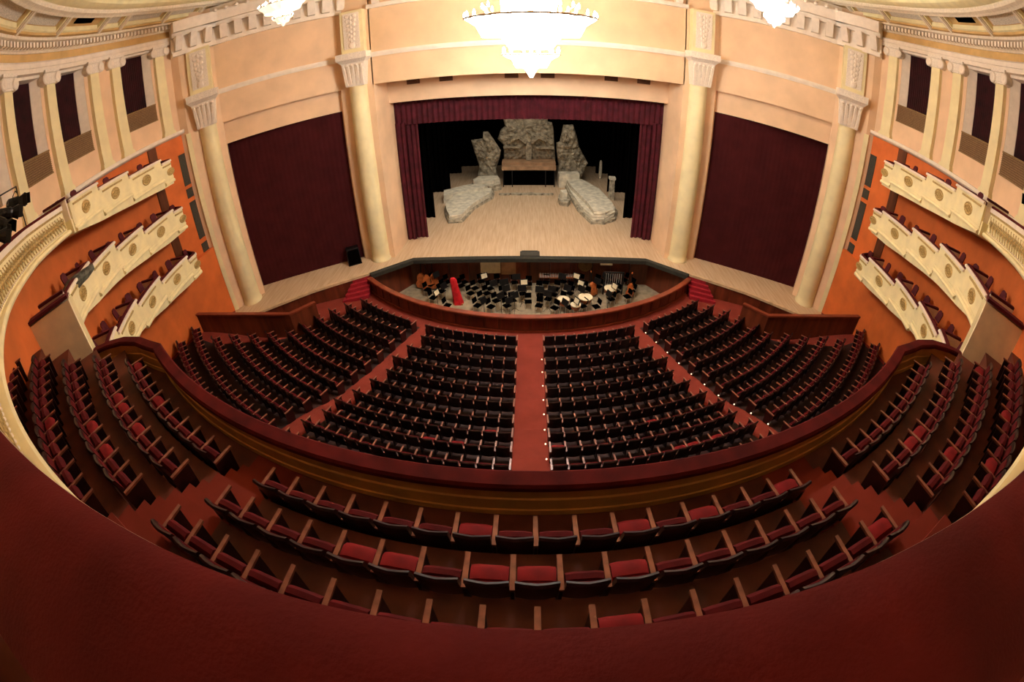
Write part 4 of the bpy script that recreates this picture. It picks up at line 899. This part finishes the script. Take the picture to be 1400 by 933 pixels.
# --- stalls seats: rear rows individually, the rest in one body
far = {k: MB() for k in PM}
def far_seat(loc, rz, last=False):
    M = Matrix.Translation(loc) @ Matrix.Rotation(rz, 4, 'Z')
    for k in ('back_shell', 'back_pad', 'seat_up'):
        me = SM[k]; far[k].add([M @ v.co for v in me.vertices], [tuple(p.vertices) for p in me.polygons])
    for x in ((-PITCH/2, PITCH/2) if last else (-PITCH/2,)):
        M2 = M @ Matrix.Translation((x, 0, 0))
        for k in ('armrest', 'side_support'):
            me = SM[k]; far[k].add([M2 @ v.co for v in me.vertices], [tuple(p.vertices) for p in me.polygons])
RN = {7: 'third last', 8: 'second last', 9: 'last'}
nfar = 0
for k in range(14):
    a0, a1, a2, a3 = stall_range(k); R = ROW_R[k]; z = ROW_F[k]
    for sg, sn in SIDES:
        if k < 11:
            n = int((a1-a0)*R/PITCH + .3)
            for i in range(n):
                if k == 10 and i < n-4: continue
                aa = sg*(a0 + (i+.5)*PITCH/R); loc, rz = seat_at(R, SC, aa, z)
                last = (i == n-1) if sg > 0 else (i == 0)
                if k >= 7:
                    if k == 10: lb = 'dark red stalls seat, %s from the %s side aisle, rearmost centre row' % (ORD[n-i], sn)
                    else: lb = 'dark red stalls seat, %s %s of the centre aisle, %s full row' % (ORD[i+1], sn, RN[k])
                    theatre_seat(loc, rz, lb, 'rear stalls seats', rs_.random() < .1, last); nseat += 1
                else: far_seat(loc, rz, last); nfar += 1
        n = int((a3-a2)*R/PITCH)
        for i in range(n):
            aa = sg*(a2 + (i+.5)*PITCH/R); loc, rz = seat_at(R, SC, aa, z); last = (i == n-1) if sg > 0 else (i == 0)
            if k in (9, 10) and nseat < 302:
                theatre_seat(loc, rz, 'dark red stalls seat, %s from the side aisle, %s row, %s stalls block' % (ORD[min(i+1, 20)], {9: 'tenth', 10: 'eleventh'}[k], sn), '%s stalls seats' % sn, False, last); nseat += 1
            else: far_seat(loc, rz, last); nfar += 1
fe = empty('stalls_seating', (0, 16, 0), 0, 'dark red velvet seat rows filling the front and side stalls', 'theatre seats', None, 'stuff')
for k, mb in far.items():
    if mb.v: tag(mb.build({'seat_up': 'seat_cushion'}.get(k, k), PM[k], fe, smooth=(k in ('back_shell', 'seat_up'))), kind='stuff')
# --- floor between the seat rows is the shade-toned block flooring; aisle step lights
sl = MB(); sl.lathe([(0, 0), (.03, 0), (.03, .03), (0, .04)], n=8); SL = sl.mesh('step_light', 'steplight')
for k in range(1, 10):
    a0, a1, a2, a3 = stall_range(k); R = ROW_R[k]
    o = link('step_light', SL); o.location = (a0*R - .12, SC - R*cos(a0), floor_z(R) + .12); tag(o, 'tiny glowing step light on the centre aisle, %s from the front' % ORD[k], 'step light', 'aisle step lights')
for k in range(0, 11):
    a0, a1, a2, a3 = stall_range(k); R = ROW_R[k]; aa = a2 - .1/R
    o = link('step_light', SL); o.location = (R*sin(aa), SC - R*cos(aa), floor_z(R) + .12); tag(o, 'tiny glowing step light on the right side aisle, %s from the front' % ORD[k+1], 'step light', 'aisle step lights')

# ================================================================== CHANDELIERS
def chandelier(loc, s, mt, label, top, dim=None):
    e = empty('chandelier', loc, 0, label, 'chandelier')
    x, y, z = loc
    def skirt(r0, z0, r1, z1, name, n=28):
        m = MB(); vs = []
        for i in range(n):
            t = 2*pi*i/n; k = 1 if i % 2 else .93
            vs += [(x+r0*s*k*cos(t), y+r0*s*k*sin(t), z+z0*s), (x+(r0*.35+r1*.65)*s*k*cos(t), y+(r0*.35+r1*.65)*s*k*sin(t), z+(z0*.6+z1*.4)*s), (x+r1*s*cos(t), y+r1*s*sin(t), z+z1*s)]
        m.add(vs, [f for i in range(n) for f in ((3*i, 3*((i+1) % n), 3*((i+1) % n)+1, 3*i+1), (3*i+1, 3*((i+1) % n)+1, 3*((i+1) % n)+2, 3*i+2))]); return m.build(name, dim or mt, e)
    skirt(2.35, 1.35, 1.75, .62, 'crystal_skirt'); skirt(1.8, .95, .75, .1, 'crystal_skirt'); skirt(1.05, -.1, .55, -.62, 'crystal_skirt'); skirt(.5, -.5, .06, -1.0, 'crystal_drop', 14)
    skirt(1.15, 2.4, .9, 1.6, 'crystal_skirt')
    m = MB(); m.tube([(x+2.35*s*cos(t), y+2.35*s*sin(t), z+1.38*s) for t in lsp(0, 2*pi, 33)], .04*s, 5); m.build('ring_frame', 'brass', e); m = MB(); m.tube([(x+1.05*s*cos(t), y+1.05*s*sin(t), z-.08*s) for t in lsp(0, 2*pi, 25)], .035*s, 5); m.build('ring_frame', 'brass', e)
    m = MB(); m.lathe([(.0, -.8*s), (.09*s, -.6*s), (.06*s, .3*s), (.16*s, 1.2*s), (.06*s, 2.2*s), (.05*s, top-z), (0, top-z)], x, y, z, 10); m.build('stem', 'brass', e)
    bm_ = MB(); bm_.lathe([(0, 0), (.035*s, .0), (.05*s, .09*s), (.03*s, .18*s), (0, .24*s)], n=7); bulb = bm_.mesh('bulb', mt)
    for n, r, zz in ((24, 2.32, 1.42), (16, 1.7, 1.75), (12, 1.0, -.02)):
        for i in range(n):
            t = 2*pi*(i+.5)/n; o = link('bulb', bulb, e); o.location = (x+r*s*cos(t), y+r*s*sin(t), z+zz*s)
        for i in range(0, n, 2):
            t = 2*pi*(i+.5)/n; m = MB(); m.tube([(x+.1*s*cos(t), y+.1*s*sin(t), z+(zz-.35)*s), (x+r*.6*s*cos(t), y+r*.6*s*sin(t), z+(zz-.45)*s), (x+r*s*cos(t), y+r*s*sin(t), z+zz*s)], .02*s, 4); m.build('arm', 'brass', e)
chandelier((.05, HC, 13.75), 1.03, 'crystal', 'huge glowing crystal chandelier hanging in the middle of the hall', 22.0)
chandelier((-9.75, 17.3, 16.75), .44, 'crystal_side', 'small lit crystal chandelier hanging left of the great chandelier', 20.5, 'crystal_dim')
chandelier((9.85, 17.3, 16.75), .46, 'crystal_side', 'small lit crystal chandelier hanging right of the great chandelier', 20.5)
print('seats', nseat, 'far', nfar, 'scrolls', nsc)
